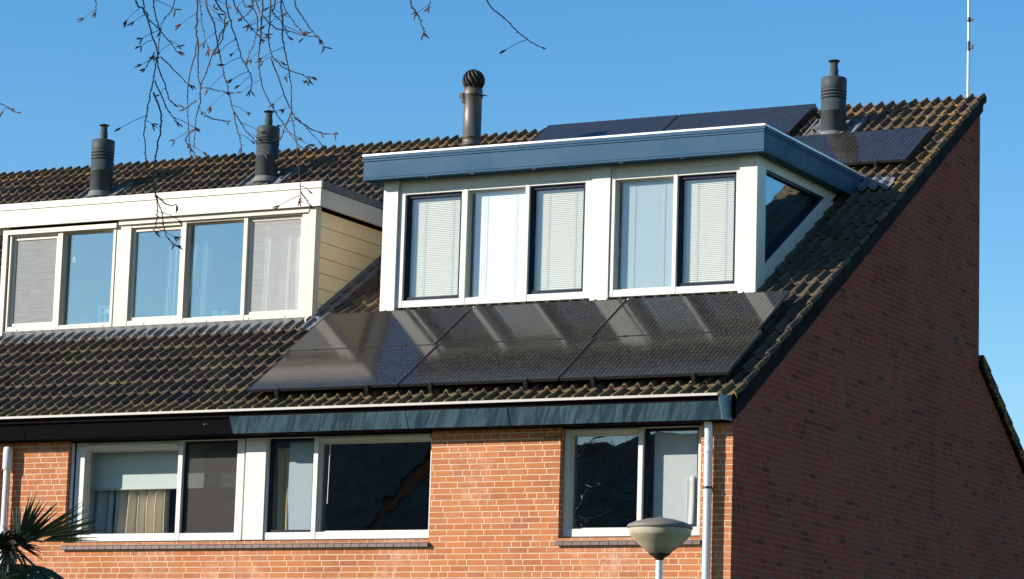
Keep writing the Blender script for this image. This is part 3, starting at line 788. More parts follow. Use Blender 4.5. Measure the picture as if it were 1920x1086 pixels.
flue(N, -9.84, 6.50, .155, 9.50, 10.20, 10.43, (9.94, 10.06), M['flue'])

# third house of the row, mostly outside the view
T = thing('terraced_house', (-14.6, 0, 0), 'far left terraced house, only its mossy tiled roof behind the cream dormer in view', 'house', 'houses of the brick terrace')
XD = -17.5
front_wall(XD, XC-.001, 5.105, [(-13.7,-12.3,3.965,5.105)], M['brick'], T)
window(T, -13.69, -12.31, 3.985, 5.10, .09, [(-13.6,-13.05,4.07,5.05,'sash',M['navy'],M['glassdark'],.03),(-12.97,-12.4,4.07,5.05,'fixed',M['white'],M['glassdark'])], M['white'])
brick_sill(T, -13.72, -12.28, 3.975); room(T, -17.3, XC-.1, .16, 3.8, 3.0, 5.28, M['roomdark'])
rf = tile_roof(XD, XC-.0005, seed=9).build('roof', M['tile'], T)
b = MB(); roof_under(b, XD, XC-.001, -.05, 7.50); b.build('roof_boards', M['black'], rf)
b = MB(); b.box(XD, XC-.001, 7.42, 7.52, 6.4, 9.98); b.build('rear_wall', M['gable'], T)
b = MB(); b.box(XD, XC-.001, 10.9, 11.0, 0, 4.45); b.build('rear_wall', M['gable'], T)
b = MB(); b.prism_x([(0,0),(11.0,0),(11.0,4.42),(7.52,6.67),(7.52,C_ROOF+S_ROOF*7.52-.07),(0,C_ROOF-.07)], XD-.10, XD-.001); b.build('gable_wall', M['gable'], T)
rear_roof(T, XD, XC-.001, False); gutter(T, XD, XC-.001, M['black'], back=.035)
flue(T, -12.53, 6.42, .158, 9.45, 10.19, 10.42, (9.90, 10.03), M['flue'])

# ================================================================ blinds, curtains and things on the sills
def venetian(x0, x1, z0, z1, y, mat, label, group=None, tilt=58, drop=1.0):
    r = thing('venetian_blind', ((x0+x1)/2, y, z0), label, 'blind', group)
    b = MB(); z = z1-.03; a = R_(tilt); k = 0; rnd = random.Random(int(x0*1000))
    while z > z0+.01:
        h = .0135; dy = h*math.cos(a); dz = h*math.sin(a); t = .0012; j = rnd.gauss(0, .0007)
        b.add([(x0+.004,y-dy,z-dz+j),(x1-.004,y-dy,z-dz-j),(x1-.004,y+dy,z+dz-j),(x0+.004,y+dy,z+dz+j),
               (x0+.004,y-dy,z-dz+t+j),(x1-.004,y-dy,z-dz+t-j),(x1-.004,y+dy,z+dz+t-j),(x0+.004,y+dy,z+dz+t+j)],
              [(0,1,2,3),(4,7,6,5),(0,4,5,1),(2,6,7,3)])
        z -= .0215
    b.build('slats', mat, r)
    b = MB(); b.box(x0, x1, y-.018, y+.018, z1-.022, z1); b.build('head_rail', mat, r)
    b = MB(); b.box(x0+.004, x1-.004, y-.012, y+.012, z0, z0+.01); b.build('bottom_rail', mat, r)
    for f in (.22, .78):
        b = MB(); xx = x0+(x1-x0)*f; b.box(xx-.0025, xx+.0025, y-.0175, y-.0165, z0+.005, z1-.02); b.build('ladder_tape', M['blindskytape'], r)
    return r
yb_ = 2.365
G5 = 'venetian blinds behind the windows of the blue-trimmed dormer'
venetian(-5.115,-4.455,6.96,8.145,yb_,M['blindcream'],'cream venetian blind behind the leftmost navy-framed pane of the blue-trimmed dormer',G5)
venetian(-4.31,-3.625,6.93,8.165,yb_,M['blindglare'],'venetian blind whitened to show glare on its pane, between the two cream ones in the blue-trimmed dormer',G5,tilt=72)
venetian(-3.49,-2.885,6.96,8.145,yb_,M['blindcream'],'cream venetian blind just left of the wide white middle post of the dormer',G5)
venetian(-2.425,-1.77,6.93,8.165,yb_,M['blindskytape'],'venetian blind tinted blue-grey for sky reflected in its pane, right of the wide middle post of the blue-trimmed dormer',G5,tilt=75)
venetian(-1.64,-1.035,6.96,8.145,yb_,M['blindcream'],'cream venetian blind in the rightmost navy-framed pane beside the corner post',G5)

def roller(x0, x1, z0, z1, y, mat, label, barmat=None):
    r = thing('roller_blind', ((x0+x1)/2, y, z0), label, 'blind')
    b = MB(); b.box(x0, x1, y, y+.002, z0+.02, z1); b.build('blind_cloth', mat, r)
    b = MB(); b.tube([(x0, y+.001, z0+.012), (x1, y+.001, z0+.012)], .012, 10); b.build('bottom_bar', barmat or mat, r)
    b = MB(); b.tube([(x0, y+.03, z1+.01), (x1, y+.03, z1+.01)], .024, 12); b.build('roller', mat, r)
    return r
def curtain(x0, x1, z0, z1, y, mat, label, folds=6, amp=.035, group=None, lean=0., seed=0):
    b = MB(); rnd = random.Random(seed); n = folds*10; rows = 10; vs = []
    ph = [rnd.uniform(.8, 1.2) for _ in range(folds+2)]
    for j in range(rows+1):
        t = j/rows
        for i in range(n+1):
            u = i/n; k = u*folds
            a = amp*ph[int(k)]*(.75+.25*t)
            x = x0+(x1-x0)*u+lean*(1-t)+.25*a*math.sin(4*math.pi*k)
            vs.append((x, y+a*math.sin(2*math.pi*k)+.01*math.sin(t*5+i*.05), z1-(z1-z0)*t))
    b.add(vs, [(j*(n+1)+i, (j+1)*(n+1)+i, (j+1)*(n+1)+i+1, j*(n+1)+i+1) for j in range(rows) for i in range(n)], 0, True)
    o = b.build('curtain', mat, None, loc=((x0+x1)/2, y, z1))
    s = o.modifiers.new('s', 'SOLIDIFY'); s.thickness = .0025
    return tag(o, label, 'curtain', group)

# lower windows
roller(-8.24, -6.55, 4.585, 5.05, .37, M['rollteal'], 'white roller blind pulled halfway down above the beige curtain, partly in shade', M['white'])
curtain(-7.80, -7.06, 3.9, 4.75, .47, M['curtbeige'], 'beige pleated curtain below the half-drawn white roller blind', 6, .06, seed=2)
curtain(-8.35, -7.84, 3.9, 4.75, .50, M['rollgrey'], 'dim grey-green curtain left of the beige pleated one', 3, .04, seed=3)
roller(-6.53, -5.92, 4.585, 4.95, .37, M['rollgrey'], 'short pale roller blind behind the dark insect screen of the lower left window')
roller(-5.36, -4.94, 4.0, 5.04, .235, M['rollblue'], 'pale blue-grey roller blind beside the tan curtain in the lower window by the white panel')
curtain(-5.55, -5.32, 3.9, 5.0, .25, M['curttan'], 'tan curtain hanging left of the pale blue-grey roller blind', 2, .02, lean=-.05, seed=5)
roller(-.975, -.47, 4.0, 5.04, .235, M['rollgrey'], 'pale grey roller blind in the dark sash right of the street lamp head')
curtain(-.60, -.50, 3.95, 4.6, .21, M['curtwhite'], 'narrow white curtain edge in front of the pale grey roller blind', 1, .012, seed=6)
# cream dormer windows
curtain(-8.62, -8.42, 6.84, 7.80, 2.42, M['curtwhite'], 'thin white curtain standing alone left in the middle bay of the cream dormer', 2, .022, seed=8)
curtain(-8.40, -8.22, 6.84, 7.80, 2.42, M['curtwhite'], 'thin white curtain gathered beside the mullion in the cream dormer', 2, .03, lean=.07, seed=9)
curtain(-8.08, -7.98, 6.84, 7.82, 2.42, M['curtwhite'], 'narrow white curtain right of the mullion, over the plain blue pane', 1, .03, seed=10)
curtain(-7.20, -6.52, 6.84, 7.95, 2.42, M['curtwhite'], 'wide white curtain with loose folds behind the grey lace screen', 5, .03, seed=11)

def pot(x, y, z, r, h, mat, label, plant=True, kind=0, group=None):
    t = thing('potted_plant', (x, y, z), label, 'plant pot', group)
    b = MB(); b.lathe([(r*.72, 0), (r*.95, h*.85), (r, h*.86), (r, h), (r*.88, h), (r*.85, h*.9)], (x, y, z), 20); b.build('pot', mat, t)
    b = MB(); rnd = random.Random(int(x*100))
    for k in range(9 if kind == 0 else 3):
        a = rnd.uniform(0, 6.28); l = rnd.uniform(.08, .16) if kind == 0 else rnd.uniform(.25, .42); sp = rnd.uniform(.02, .09) if kind == 0 else .02
        P = [Vector((x, y, z+h*.9)), Vector((x+sp*.5*math.cos(a), y+sp*.5*math.sin(a), z+h+l*.6)), Vector((x+sp*math.cos(a), y+sp*math.sin(a), z+h+l))]
        b.tube(P, [.003, .0025, .001], 5)
        for m_ in range(3):
            q = P[1].lerp(P[2], m_/2.); d = Vector((rnd.uniform(-1,1), rnd.uniform(-1,1), rnd.uniform(-.1,.7))).normalized()*.035; s_ = d.cross(Vector((0,0,1)))*.4
            b.quad(q, q+d*.5+s_, q+d, q+d*.5-s_)
    b.build('leaves', M['leaf'], t)
    return t
M['leaf'] = paint('plant_leaf', (.10,.19,.06), .5, .4, (.05,.10,.03), 20)
M['potterra'] = paint('terracotta', (.55,.25,.15), .8, .3); M['potwhite'] = paint('white_pot', (.82,.82,.82), .4, .1)
pot(-9.73, 2.36, 6.83, .075, .10, M['potterra'], 'terracotta pot with a small plant on the sill of the left cream dormer window')
pot(-7.80, 2.36, 6.83, .055, .10, M['potwhite'], 'white flower pot with a low leafy plant, left of the pair in the cream dormer')
pot(-7.66, 2.36, 6.83, .055, .10, M['potwhite'], 'white flower pot with a tall thin stem, right of the pair in the cream dormer', kind=1)
b = MB()      # little white chair-shaped rack on the sill
r = thing('white_rack', (-9.36, 2.36, 6.83), 'small white wire rack on the window sill beside the terracotta pot', 'rack')
for xx in (-9.48, -9.25):
    for yy in (2.30, 2.42): b.box(xx-.006, xx+.006, yy-.006, yy+.006, 6.83, 7.05)
b.build('rack_legs', M['potwhite'], r)
for zz in (6.86, 6.97, 7.05):
    b = MB(); b.box(-9.486, -9.244, 2.294, 2.426, zz+.0005, zz+.012); b.build('shelf', M['potwhite'], r)
b = MB(); b.box(-9.40, -9.27, 2.32, 2.40, 6.983, 7.06); tag(b.build('white_box', M['potwhite'], None, loc=(-9.335, 2.36, 6.983)), 'small white box standing in the wire rack on the dormer sill', 'box')
b = MB()
b.tube([(-9.83+.022*math.cos(a), 2.21, 7.64+.022*math.sin(a)) for a in [i*math.pi/6 for i in range(13)]], .004, 6)
b.tube([(-9.83,2.21,7.66),(-9.83,2.21,7.69)], .004, 6)
tag(b.build('window_ornament', M['potwhite'], None, loc=(-9.83,2.21,7.64)), 'tiny white ring ornament hanging high in the left cream dormer pane', 'ornament')

# ================================================================ solar panels
def make_panel(w_, h_, label, group):
    t = thing('solar_panel', (0,0,0), label, 'solar panel', group)
    fw, th = .010, .034
    b = MB(); b.box(0, w_, 0, fw, -th, 0); b.box(0, w_, h_-fw, h_, -th, 0); b.box(0, fw, fw, h_-fw, -th, 0); b.box(w_-fw, w_, fw, h_-fw, -th, 0)
    b.build('frame', M['panelframe'], t, world=False, bevel=.0015)
    b = MB(); b.box(fw, w_-fw, fw, h_-fw, -.022, -.0025); b.build('cells', M['solar'], t, world=False)
    for fx in (.2, .8):      # mounting rails and end clamps
        b = MB(); b.box(w_*fx-.02, w_*fx+.02, -.035, h_*.5, -th-.071, -th-.001); b.box(w_*fx-.02, w_*fx+.02, h_*.5, h_+.005, -th-.071, -th-.001); b.build('rail', M['panelframe'], t, world=False)
        b = MB(); b.box(w_*fx-.022, w_*fx+.022, -.018, .010, -.002, .006); b.box(w_*fx-.022, w_*fx+.022, -.018, -.002, -th-.03, -.002); b.build('clamp', M['clamp'], t, world=False, bevel=.002)
    return t
SP, CP = .640, 5.55       # lower array plane
def place(t, x, y, s, c, lab):
    t.location = (x, y, s*y+c); t.rotation_euler = (math.atan(s), 0, 0); t['label'] = lab
GL = 'solar panels below the blue-trimmed dormer'
h1 = .868/math.cos(math.atan(SP))-.006
lx = [-5.92, -3.995, -2.07]
rows_l = {(0,0):'solar panel at the lower left of the six below the dormer',(0,1):'solar panel in the middle of the lower row, just above the gutter',(0,2):'solar panel at the lower right of the six, by the gable verge',
          (1,0):'solar panel at the upper left of the six, against the cream dormer corner',(1,1):'solar panel in the middle of the upper row under the dormer windows',(1,2):'solar panel at the upper right of the six, under the dormer corner post'}
proto = make_panel(1.905, h1, 'x', GL); first = True
for r_ in range(2):
    for c_ in range(3):
        t = proto if first else dup_tree(proto); first = False
        place(t, lx[c_]-.05*(r_-.5), .148+.868*r_, SP, CP, rows_l[(r_,c_)])
GU = 'solar panels near the ridge behind the dormer'
SU, CU = .625, 5.50
ux = [(-5.99, 6.545, 'solar panel at the ridge, left one of the two behind the blue dormer'), (-4.065, 6.545, 'solar panel at the ridge, right one of the two, ending left of the flue')]
for x_, y_, lab in ux:
    t = dup_tree(proto); place(t, x_, y_, SU, CU, lab); t['group'] = GU
t = make_panel(1.895, 1.12, 'x', GU); place(t, -2.10, 5.42, SU, CU, 'single solar panel below the right flue, nearest the gable verge')
# cable lying on the tiles beside the ridge array
# antenna mast
t = thing('antenna_mast', (-.19, 7.60, 9.4), 'thin pale metal mast standing behind the ridge near the gable end', 'mast')
b = MB(); b.tube([(-.19,7.60,9.4),(-.185,7.60,10.9),(-.175,7.60,13.2)], [.018,.017,.015], 12); b.build('pole', M['zinc'], t)
b = MB(); b.lathe([(.025,-.03),(.027,-.02),(.027,.02),(.025,.03)], (-.183,7.60,11.10), 12); b.box(-.183+.02,-.183+.06,7.59,7.61,11.08,11.11); b.build('clamp', M['clamp'], t)
b = MB(); b.box(-.165,-.125,7.585,7.615,10.72,10.77); b.tube([(-.184,7.6,10.70),(-.184,7.6,10.82)], .023, 10); b.build('bracket', M['clamp'], t)

# ================================================================ street lamp
LP = (1.81, -5.60)
t = thing('street_lamp', (LP[0], LP[1], 0), 'round post-top street lamp with a dirty beige cone shade in front of the brick wall', 'street lamp')
M['lampcap'] = paint('lamp_cap', (.17,.15,.125), .55, .5, (.08,.07,.06), 6, streak=.3)
g = G('lamp_bowl'); n = g.noise(4, 5, .7); x, y, z = g.xyz()
cc = g.mix(g.ramp(n, .35, .75), (.46,.40,.30,1), (.30,.25,.18,1)); cc = g.mix(g.ramp(z, 3.36, 3.42, .6, 0), cc, (.15,.12,.09,1))
bb = g.pbsdf(cc, .38); bb.inputs['Subsurface Weight'].default_value = .15; bb.inputs['Subsurface Radius'].default_value = (.05,.04,.03)
M['bowl'] = g.mat
b = MB(); b.lathe([(.253,-.02),(.262,-.018),(.264,.0),(.258,.012),(.20,.037),(.12,.058),(.045,.070),(.02,.072),(.018,.078),(.002,.080)], (LP[0],LP[1],3.566), 64); b.build('lamp_cap', M['lampcap'], t)
b = MB(); b.lathe([(.255,.0),(.254,-.012),(.249,-.045),(.240,-.058),(.19,-.105),(.14,-.152),(.087,-.196),(.080,-.20)], (LP[0],LP[1],3.548), 64, caps=False); b.build('lamp_shade', M['bowl'], t)
b = MB(); b.lathe([(.086,.0),(.084,-.012),(.045,-.035),(.032,-.052),(.030,-.058)], (LP[0],LP[1],3.354), 32); b.build('neck_collar', M['bare'], t)
b = MB(); b.lathe([(.060,0),(.060,.9),(.045,1.0),(.029,1.05),(.028,3.30)], (LP[0],LP[1],0), 24); b.build('lamp_post', M['zinc'], t)

# ================================================================ palm
g = G('palm_leaf'); n = g.noise(8, 3, .6); cc = g.mix(n, (.010,.018,.008,1), (.035,.052,.014,1)); g.pbsdf(cc, .35, spec=.5); M['palm'] = g.mat
M['palmtrunk'] = paint('palm_trunk', (.07,.05,.03), .95, .6, (.03,.02,.015), 12, bumps=.8)
PC = Vector((-1.0, -10.35, 3.0))
M['palm'].use_backface_culling = False
t = thing('palm_tree', (PC.x, PC.y, 0), 'dark spiky fan palm at the lower left in front of the brick wall', 'palm')
b = MB(); rnd = random.Random(21)
prof = []; z = 0
while z < PC.z-.1: prof += [(.12+rnd.uniform(-.01,.01), z), (.14+rnd.uniform(-.01,.015), z+.05)]; z += .07
b.lathe(prof, (PC.x, PC.y, 0), 16); b.build('trunk', M['palmtrunk'], t)
def frond(base, d, length, leaf, spread, droop, seed, nleaf=22, face=.75):
    rnd = random.Random(seed); b = MB(); d = Vector(d).normalized()
    hub = base+d*length+Vector((0,0,-.05*length))
    b.tube([base, base.lerp(hub, .5)+Vector((0,0,.03)), hub], [.014,.010,.008], 6)
    side = d.cross(Vector((0,0,1)));
    if side.length < .1: side = Vector((1,0,0))
    side.normalize(); s2 = d.cross(Vector((-.461,.873,.1))).normalized()
    if s2.dot(side) < 0: s2 = -s2
    side = (side*(1-face)+s2*face); side = (side-d*side.dot(d)).normalized(); nrm = side.cross(d).normalized()
    for k in range(nleaf):
        a = (k/(nleaf-1)-.5)*spread+rnd.uniform(-.03,.03)
        dd = (d*math.cos(a)+side*math.sin(a)).normalized()
        L = leaf*(.72+.28*math.cos(a))*rnd.uniform(.88,1.06)
        ww = dd.cross(nrm).normalized()*.0125
        pts = []; dr = droop*rnd.uniform(.5,1.4)+(.5*droop if abs(a) > spread*.35 else 0)
        for i in range(7):
            s = i/6.; p = hub+dd*L*s+nrm*(-.02*s)+Vector((0,0,-dr*L*s*s)); wd = (.35+1.5*s if s < .4 else (1-s)/.6*.95+.0)
            pts.append((p, ww*max(wd, .03)))
        vs = []
        for p, q in pts: vs += [p-q, p+nrm*.004-Vector((0,0,.004)), p+q]
        fs = []
        for i in range(6): o = i*3; fs += [(o,o+1,o+4,o+3),(o+1,o+2,o+5,o+4)]
        b.add(vs, fs)
    o = b.build('frond', M['palm'], t); o.modifiers.new('s','SOLIDIFY').thickness = .0015
    return o
view_r = Vector((.886,.462,.03))
def F(rx, up, fw, length, leaf, spread, droop, seed, nl=22):
    d = view_r*rx+Vector((0,0,1))*up+Vector((-.461,.873,0))*fw
    frond(PC+Vector((0,0,rnd.uniform(-.05,.05))), d, length, leaf, R_(spread), droop, seed, nl)
for args in [(.80,.62,-.25,.08,.44,26,.02,1,7),(.45,.85,-.2,.08,.40,34,.03,2,8),(.90,.42,-.3,.20,.46,30,.03,3,8),(.96,.22,-.2,.22,.46,18,.03,4,6),(.80,-.35,-.4,.20,.42,36,.35,5,7),
             (.55,-.65,-.5,.20,.42,50,.3,6,10),(-.3,-.6,-.5,.18,.42,90,.45,7,14),(-.6,.55,-.2,.16,.42,60,.1,8,14),(-.8,.0,-.3,.2,.42,80,.2,9,14),(.2,.25,-.9,.10,.22,160,.2,10,18),
             (.2,.85,.4,.10,.38,50,.06,11,10),(.3,-.25,.7,.15,.34,100,.3,12,14),(-.4,.2,-.8,.14,.34,200,.3,13,24),(.05,-.9,-.3,.15,.36,170,.4,15,22),(.0,-.4,-.9,.16,.34,220,.4,16,28),(-.15,-.1,-1,.10,.32,220,.3,17,28),(.45,.30,-.8,.10,.30,110,.1,18,14)]: F(*args)

# ================================================================ birches
M['bark'] = paint('birch_bark', (.55,.52,.47), .8, .6, (.05,.045,.04), 7, bumps=.3)
g = G('birch_twig'); n = g.noise(30, 3, .6); g.pbsdf(g.mix(n, (.035,.020,.022,1), (.075,.035,.032,1)), .6); M['twig'] = g.mat
g = G('birch_catkin'); n = g.noise(90, 3, .6); g.pbsdf(g.mix(n, (.045,.022,.018,1), (.10,.045,.03,1)), .7); M['catkin'] = g.mat
def bare_tree(name, loc, height, lean, label, seed, group='birch trees across the street side', cl=None):
    rnd = random.Random(seed); t = thing(name, loc, label, 'tree', group)
    L = Vector(loc); b = MB(); pts = [L+Vector((lean[0]*s*s*height, lean[1]*s*s*height, height*s))+Vector((rnd.uniform(-.04,.04), rnd.uniform(-.04,.04), 0)) for s in [i/10 for i in range(11)]]
    b.tube(pts, [.16*(1-s*.93) for s in [i/10 for i in range(11)]], 14); b.build('trunk', M['bark'], t)
    b = MB()
    for k in range(26):
        s = rnd.uniform(.28, .97); i = int(s*10); p = pts[i].lerp(pts[min(i+1,10)], s*10-i)
        a = rnd.uniform(0, 6.28); ln = height*.26*(1.15-s)
        q = [p, p+Vector((math.cos(a)*ln*.5, math.sin(a)*ln*.5, ln*.45)), p+Vector((math.cos(a)*ln, math.sin(a)*ln, ln*.6))]
        b.tube(q, [.045*(1.1-s), .025*(1.1-s)+.004, .008], 6)
        for m_ in range(12):
            u = rnd.uniform(.2, 1); w0 = q[0].lerp(q[1], u*2) if u < .5 else q[1].lerp(q[2], u*2-1)
            a2 = a+rnd.uniform(-1.2, 1.2); l2 = rnd.uniform(.3, .9)
            w1 = w0+Vector((math.cos(a2)*l2*.6, math.sin(a2)*l2*.6, l2*.15)); w2 = w1+Vector((math.cos(a2)*.12, math.sin(a2)*.12, -rnd.uniform(.4, 1.1)))
            b.tube([w0, w1, w1.lerp(w2, .5)+Vector((math.cos(a2)*.06, math.sin(a2)*.06, 0)), w2], [.007,.005,.003,.0015], 4, caps=False)
    b.build('crown', M['twig'], t)
    return t
tA = bare_tree('birch_tree', (4.0, -22.3, 0), 10.5, (.10,.03), 'bare birch whose thin drooping twigs with catkins hang into the sky at the upper left', 5)
TWIGS = [[(6.765,-20.235,4.04),(6.788,-20.188,3.857),(6.829,-20.198,3.82),(6.848,-20.178,3.745),(6.831,-20.124,3.71),(6.843,-20.146,3.649),(6.827,-20.142,3.573),(6.785,-20.099,3.501),(6.798,-20.11,3.401),(6.79,-20.079,3.347),(6.82,-20.075,3.273),(6.816,-20.057,3.225),(6.829,-20.079,3.2),(6.807,-20.052,3.17)],[(6.804,-20.216,4.075),(6.828,-20.204,3.849),(6.807,-20.161,3.813),(6.843,-20.147,3.777),(6.882,-20.138,3.733),(6.913,-20.134,3.698)],[(6.819,-20.194,4.077),(6.832,-20.159,3.86),(6.833,-20.134,3.805),(6.856,-20.149,3.757),(6.831,-20.123,3.692)],[(6.932,-20.189,4.081),(6.909,-20.157,3.853),(6.877,-20.158,3.801),(6.834,-20.123,3.765)],[(6.848,-20.126,3.69),(6.888,-20.12,3.652),(6.921,-20.081,3.609)],[(6.839,-20.151,3.697),(6.805,-20.144,3.653)],[(6.827,-20.114,3.67),(6.852,-20.105,3.609),(6.853,-20.081,3.572),(6.867,-20.075,3.554)],[(6.827,-20.121,3.62),(6.867,-20.121,3.544),(6.863,-20.07,3.513),(6.869,-20.057,3.503)],[(6.824,-20.123,3.583),(6.837,-20.095,3.522),(6.848,-20.112,3.457),(6.814,-20.077,3.4),(6.815,-20.084,3.344),(6.824,-20.088,3.283),(6.843,-20.084,3.234),(6.826,-20.028,3.173),(6.843,-20.002,3.134)],[(7.132,-20.401,3.961),(7.129,-20.361,3.782),(7.107,-20.327,3.71),(7.101,-20.313,3.655),(7.109,-20.349,3.57),(7.079,-20.314,3.504),(7.097,-20.328,3.418),(7.076,-20.279,3.342)],[(7.106,-20.313,3.678),(7.099,-20.294,3.589),(7.116,-20.302,3.504),(7.087,-20.275,3.453),(7.101,-20.299,3.365),(7.107,-20.306,3.334)],[(7.13,-20.382,3.947),(7.125,-20.34,3.776),(7.146,-20.342,3.68),(7.158,-20.336,3.639)],[(6.843,-19.966,4.159),(6.875,-19.939,3.91),(6.89,-19.913,3.84),(6.896,-19.894,3.776),(6.9,-19.873,3.718),(6.914,-19.857,3.653),(6.928,-19.839,3.581),(6.956,-19.81,3.523),(6.976,-19.771,3.487),(7.01,-19.777,3.455)],[(7.024,-20.192,4.012),(7.029,-20.115,3.852),(7.065,-20.117,3.8),(7.053,-20.109,3.731),(7.042,-20.142,3.676),(7.011,-20.122,3.629),(6.988,-20.116,3.59),(7.027,-20.131,3.578),(7.053,-20.076,3.575)],[(6.961,-20.001,4.105),(6.956,-19.952,3.899),(6.974,-19.954,3.842),(6.976,-19.918,3.782),(6.993,-19.895,3.718),(7.035,-19.911,3.656),(7.029,-19.905,3.621)],[(6.937,-19.96,4.084),(6.956,-19.909,3.91),(6.979,-19.909,3.871),(7.002,-19.886,3.831),(7.034,-19.865,3.789)],[(7.164,-20.183,4.006),(7.173,-20.121,3.837),(7.215,-20.14,3.781),(7.227,-20.091,3.755),(7.257,-20.062,3.748),(7.316,-20.057,3.731),(7.35,-20.045,3.726),(7.346,-20.003,3.706)],[(7.301,-20.235,3.99),(7.334,-20.224,3.797),(7.345,-20.194,3.75),(7.374,-20.171,3.709)],[(7.035,-19.766,4.182),(7.048,-19.706,3.951),(7.057,-19.671,3.908),(7.075,-19.638,3.864),(7.114,-19.64,3.829)],[(6.965,-19.723,4.17),(6.933,-19.662,3.973),(6.922,-19.65,3.888),(6.945,-19.667,3.799),(6.967,-19.642,3.765),(6.988,-19.592,3.749),(7.041,-19.572,3.733)],[(6.935,-19.725,4.135),(6.911,-19.674,3.972),(6.918,-19.688,3.873),(6.907,-19.677,3.807),(6.901,-19.663,3.741),(6.912,-19.647,3.686),(6.935,-19.626,3.632),(6.949,-19.575,3.585),(7.008,-19.584,3.516),(7.029,-19.581,3.505)],[(6.964,-19.715,4.216),(6.956,-19.64,3.976),(6.958,-19.626,3.896),(6.978,-19.655,3.844),(6.97,-19.613,3.79),(6.974,-19.592,3.719),(6.978,-19.585,3.631),(6.988,-19.577,3.556),(7.002,-19.571,3.481),(7.001,-19.549,3.372),(7.001,-19.552,3.346)],[(6.931,-19.644,3.787),(6.964,-19.632,3.704),(6.971,-19.58,3.633),(7.031,-19.59,3.576),(7.051,-19.512,3.527)],[(6.967,-19.572,3.622),(6.949,-19.575,3.578),(6.937,-19.576,3.548)],[(7.006,-19.61,3.599),(7.036,-19.538,3.57),(7.108,-19.537,3.553)],[(7.118,-20.281,3.455),(7.153,-20.27,3.443),(7.187,-20.259,3.437)],[(6.926,-19.835,3.576),(6.943,-19.835,3.519),(6.954,-19.825,3.465)],[(7.106,-20.308,3.497),(7.065,-20.305,3.475)],[(7.112,-20.309,3.415),(7.074,-20.302,3.39),(7.069,-20.282,3.371)],[(7.281,-20.32,4.012),(7.271,-20.283,3.788),(7.286,-20.323,3.742),(7.245,-20.3,3.733)],[(6.482,-20.007,4.121),(6.471,-19.965,3.961),(6.479,-19.963,3.932),(6.473,-19.958,3.905)],[(6.244,-20.153,3.595),(6.263,-20.139,3.59),(6.287,-20.118,3.574)],[(7.01,-19.562,3.369),(7.004,-19.498,3.343)],[(6.836,-20.093,3.269),(6.847,-20.055,3.251),(6.879,-20.05,3.247)],[(7.186,-20.223,4.024),(7.204,-20.191,3.817),(7.223,-20.183,3.764),(7.21,-20.169,3.703),(7.194,-20.181,3.642)],[(7.151,-20.007,4.061),(7.145,-19.97,3.877),(7.132,-19.958,3.845),(7.149,-19.927,3.814),(7.157,-19.904,3.776)],[(7.128,-20.191,4.036),(7.148,-20.148,3.833),(7.159,-20.131,3.818)],[(6.934,-19.892,3.854),(6.896,-19.885,3.809),(6.89,-19.895,3.758)],[(7.65,-20.092,4.014),(7.652,-20.03,3.815),(7.664,-20.017,3.781),(7.663,-19.983,3.76),(7.667,-19.971,3.73)],[(7.643,-19.943,4.064),(7.639,-19.895,3.867),(7.645,-19.908,3.821)],[(7.527,-19.491,4.207),(7.579,-19.43,3.975),(7.623,-19.392,3.918),(7.664,-19.374,3.874),(7.708,-19.376,3.838),(7.726,-19.331,3.828)]]
b = MB(); rnd = random.Random(77)
def catkins(p, d, n):
    for k in range(n):
        v = (d+Vector((rnd.uniform(-.9,.9), rnd.uniform(-.5,.5), rnd.uniform(-.6,.5)))).normalized()*rnd.uniform(.014,.027)
        e = p+v; bend = p.lerp(e, .5)+Vector((rnd.uniform(-.002,.002), 0, rnd.uniform(-.002,.002)))
        b.tube([p, bend, e], [.0014,.0025,.0013], 5, mi=1)
BOUGH = [Vector(p) for p in [(4.12,-22.22,4.3),(5.2,-21.4,4.75),(6.4,-20.5,4.85),(7.2,-20.0,4.75),(8.3,-19.4,4.45)]]
b.tube(BOUGH, [.035,.028,.020,.013,.005], 8)
for li, tw in enumerate(TWIGS):
    P = [Vector(p) for p in tw]
    if P[0].z > 3.93:      # hang it from the bough above
        best = min((BOUGH[i].lerp(BOUGH[i+1], t/6.) for i in range(4) for t in range(7)), key=lambda q: (q-P[0]).length)
        P = [best, best.lerp(P[0], .55)+Vector((0,0,.06))]+P
    # smooth with a few in-between points
    Q = []
    for i in range(len(P)-1):
        p0 = P[max(i-1,0)]; p1 = P[i]; p2 = P[i+1]; p3 = P[min(i+2, len(P)-1)]
        for s in (0, .2, .4, .6, .8):
            q = .5*((2*p1)+(-p0+p2)*s+(2*p0-5*p1+4*p2-p3)*s*s+(-p0+3*p1-3*p2+p3)*s*s*s)
            Q.append(q+Vector((rnd.gauss(0,.0012), rnd.gauss(0,.0012), rnd.gauss(0,.0012))))
    Q.append(P[-1]); n = len(Q)
    r0 = .0030 if n > 30 else .0024
    b.tube(Q, [max(.0010, r0*(1-.62*i/n)) for i in range(n)], 5, caps=False)
    for i in range(2, n-1):      # nodes, buds
        dseg = (Q[i+1]-Q[i]).length
        for kk in range(max(1, int(dseg/.028))):
            p = Q[i].lerp(Q[i+1], rnd.random())
            ddir = Vector((rnd.choice((-1,1))*.8, rnd.uniform(-.4,.4), rnd.uniform(-.6,.2))).normalized()
            b.tube([p, p+ddir*rnd.uniform(.004,.007)], [.0018,.0008], 4)
        if rnd.random() < .10 and i > 4:
            p = Q[i]; ddir = Vector((rnd.choice((-1,1))*.8, rnd.uniform(-.4,.4), -.4)).normalized(); ln = rnd.uniform(.02,.09)
            e = p+ddir*ln; b.tube([p, p.lerp(e,.5)+Vector((0,0,.003)), e], [.0011,.0010,.0009], 4, caps=False); catkins(e, (e-p).normalized(), rnd.choice((2,3,3)))
    d = (Q[-1]-Q[-2]).normalized(); catkins(Q[-1], d, rnd.choice((2,3,3)))
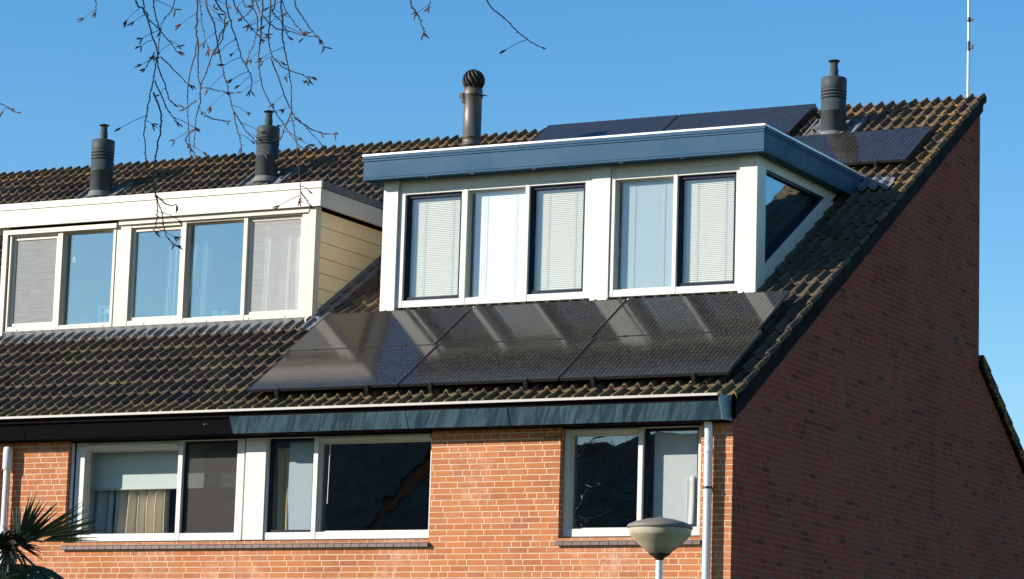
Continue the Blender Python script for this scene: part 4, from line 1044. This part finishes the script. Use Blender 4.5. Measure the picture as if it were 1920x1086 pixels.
b.build('hanging_twigs', [M['twig'], M['catkin']], tA)
bare_tree('birch_tree', (-12.3, -21.2, 0), 9.5, (-.05,.02), 'bare white-barked birch beside the street, mirrored in the lower right window', 9)

# ================================================================ houses across the street (mirrored in the lower windows)
M['tileopp'] = tile_mat('opposite_roof_tiles', (.30,.27,.24), (.20,.18,.16))
def opp(loc, wdt, ridge, label, seed):
    t = thing('terraced_house', loc, label, 'house', 'houses across the street', rot=(0,0,math.pi))
    s = (ridge-5.4)/6.6
    b = MB(); h0, h1_ = [], []
    b.box(0, wdt, 0, .1, 0, 3.9); x = 0
    for k in range(int(wdt/6)):
        b.box(x, k*6+1.2, 0, .1, 3.901, 5.1); x = k*6+3.6
    b.box(x, wdt, 0, .1, 3.901, 5.1); b.box(0, wdt, 0, .1, 5.101, 5.35)
    b.build('front_wall', M['brick'], t, world=False)
    for sx in (0, wdt-.1):
        b = MB(); b.prism_x([(.101,0),(10,0),(10,5.3),(6.6,ridge-.12),(.101,5.36)], sx, sx+.1); b.build('side_wall', M['brick'], t, world=False)
    o = tile_roof(0, wdt, y0=-.06, n=24, dy=.2826, s=s, c=5.40, us=[0,.10,.28,.46,.52], seed=seed).build('roof', M['tileopp'], t, world=False)
    b = MB(); b.prism_x([(6.5, ridge-.05), (6.72, ridge-.05), (6.72, ridge+.02), (6.61, ridge+.10), (6.5, ridge+.02)], 0, wdt); b.prism_x([(6.6, ridge-.06),(10.3, 5.2),(10.3,5.3),(6.6,ridge+.04)], 0, wdt); b.build('ridge', M['tileopp'], t, world=False)
    for k in range(int(wdt/6)):
        x = k*6+1.2
        b = MB(); b.box(x, x+.08, .03, .1, 3.9, 5.1); b.box(x+2.32, x+2.4, .03, .1, 3.9, 5.1); b.box(x+1.16, x+1.24, .03, .1, 3.9, 5.1); b.box(x+.08, x+1.16, .031, .1, 3.9, 3.99); b.box(x+1.24, x+2.32, .031, .1, 3.9, 3.99); b.box(x+.08, x+1.16, .031, .1, 5.02, 5.1); b.box(x+1.24, x+2.32, .031, .1, 5.02, 5.1)
        wf = b.build('window', M['white'], t, world=False)
        b = MB(); b.box(x+.08, x+2.32, .07, .08, 3.99, 5.02); b.build('pane', M['glassdark'], wf, world=False)
    b = MB(); b.box(.1, wdt-.1, .3, .35, 3, 5.3); b.build('room', M['roomdark'], t, world=False)
    b = MB(); b.box(0, wdt, -.3, -.001, 5.2, 5.36); b.build('gutter', M['trim'], t, world=False)
    return t
opp((-11.5,-33.4,0), 14, 9.83, 'brick house with shaded tiled roof across the street, mirrored in the lower right window', 31)
opp((-25.6,-33.4,0), 20, 10.35, 'taller brick house row across the street, mirrored in the lower left windows', 32)
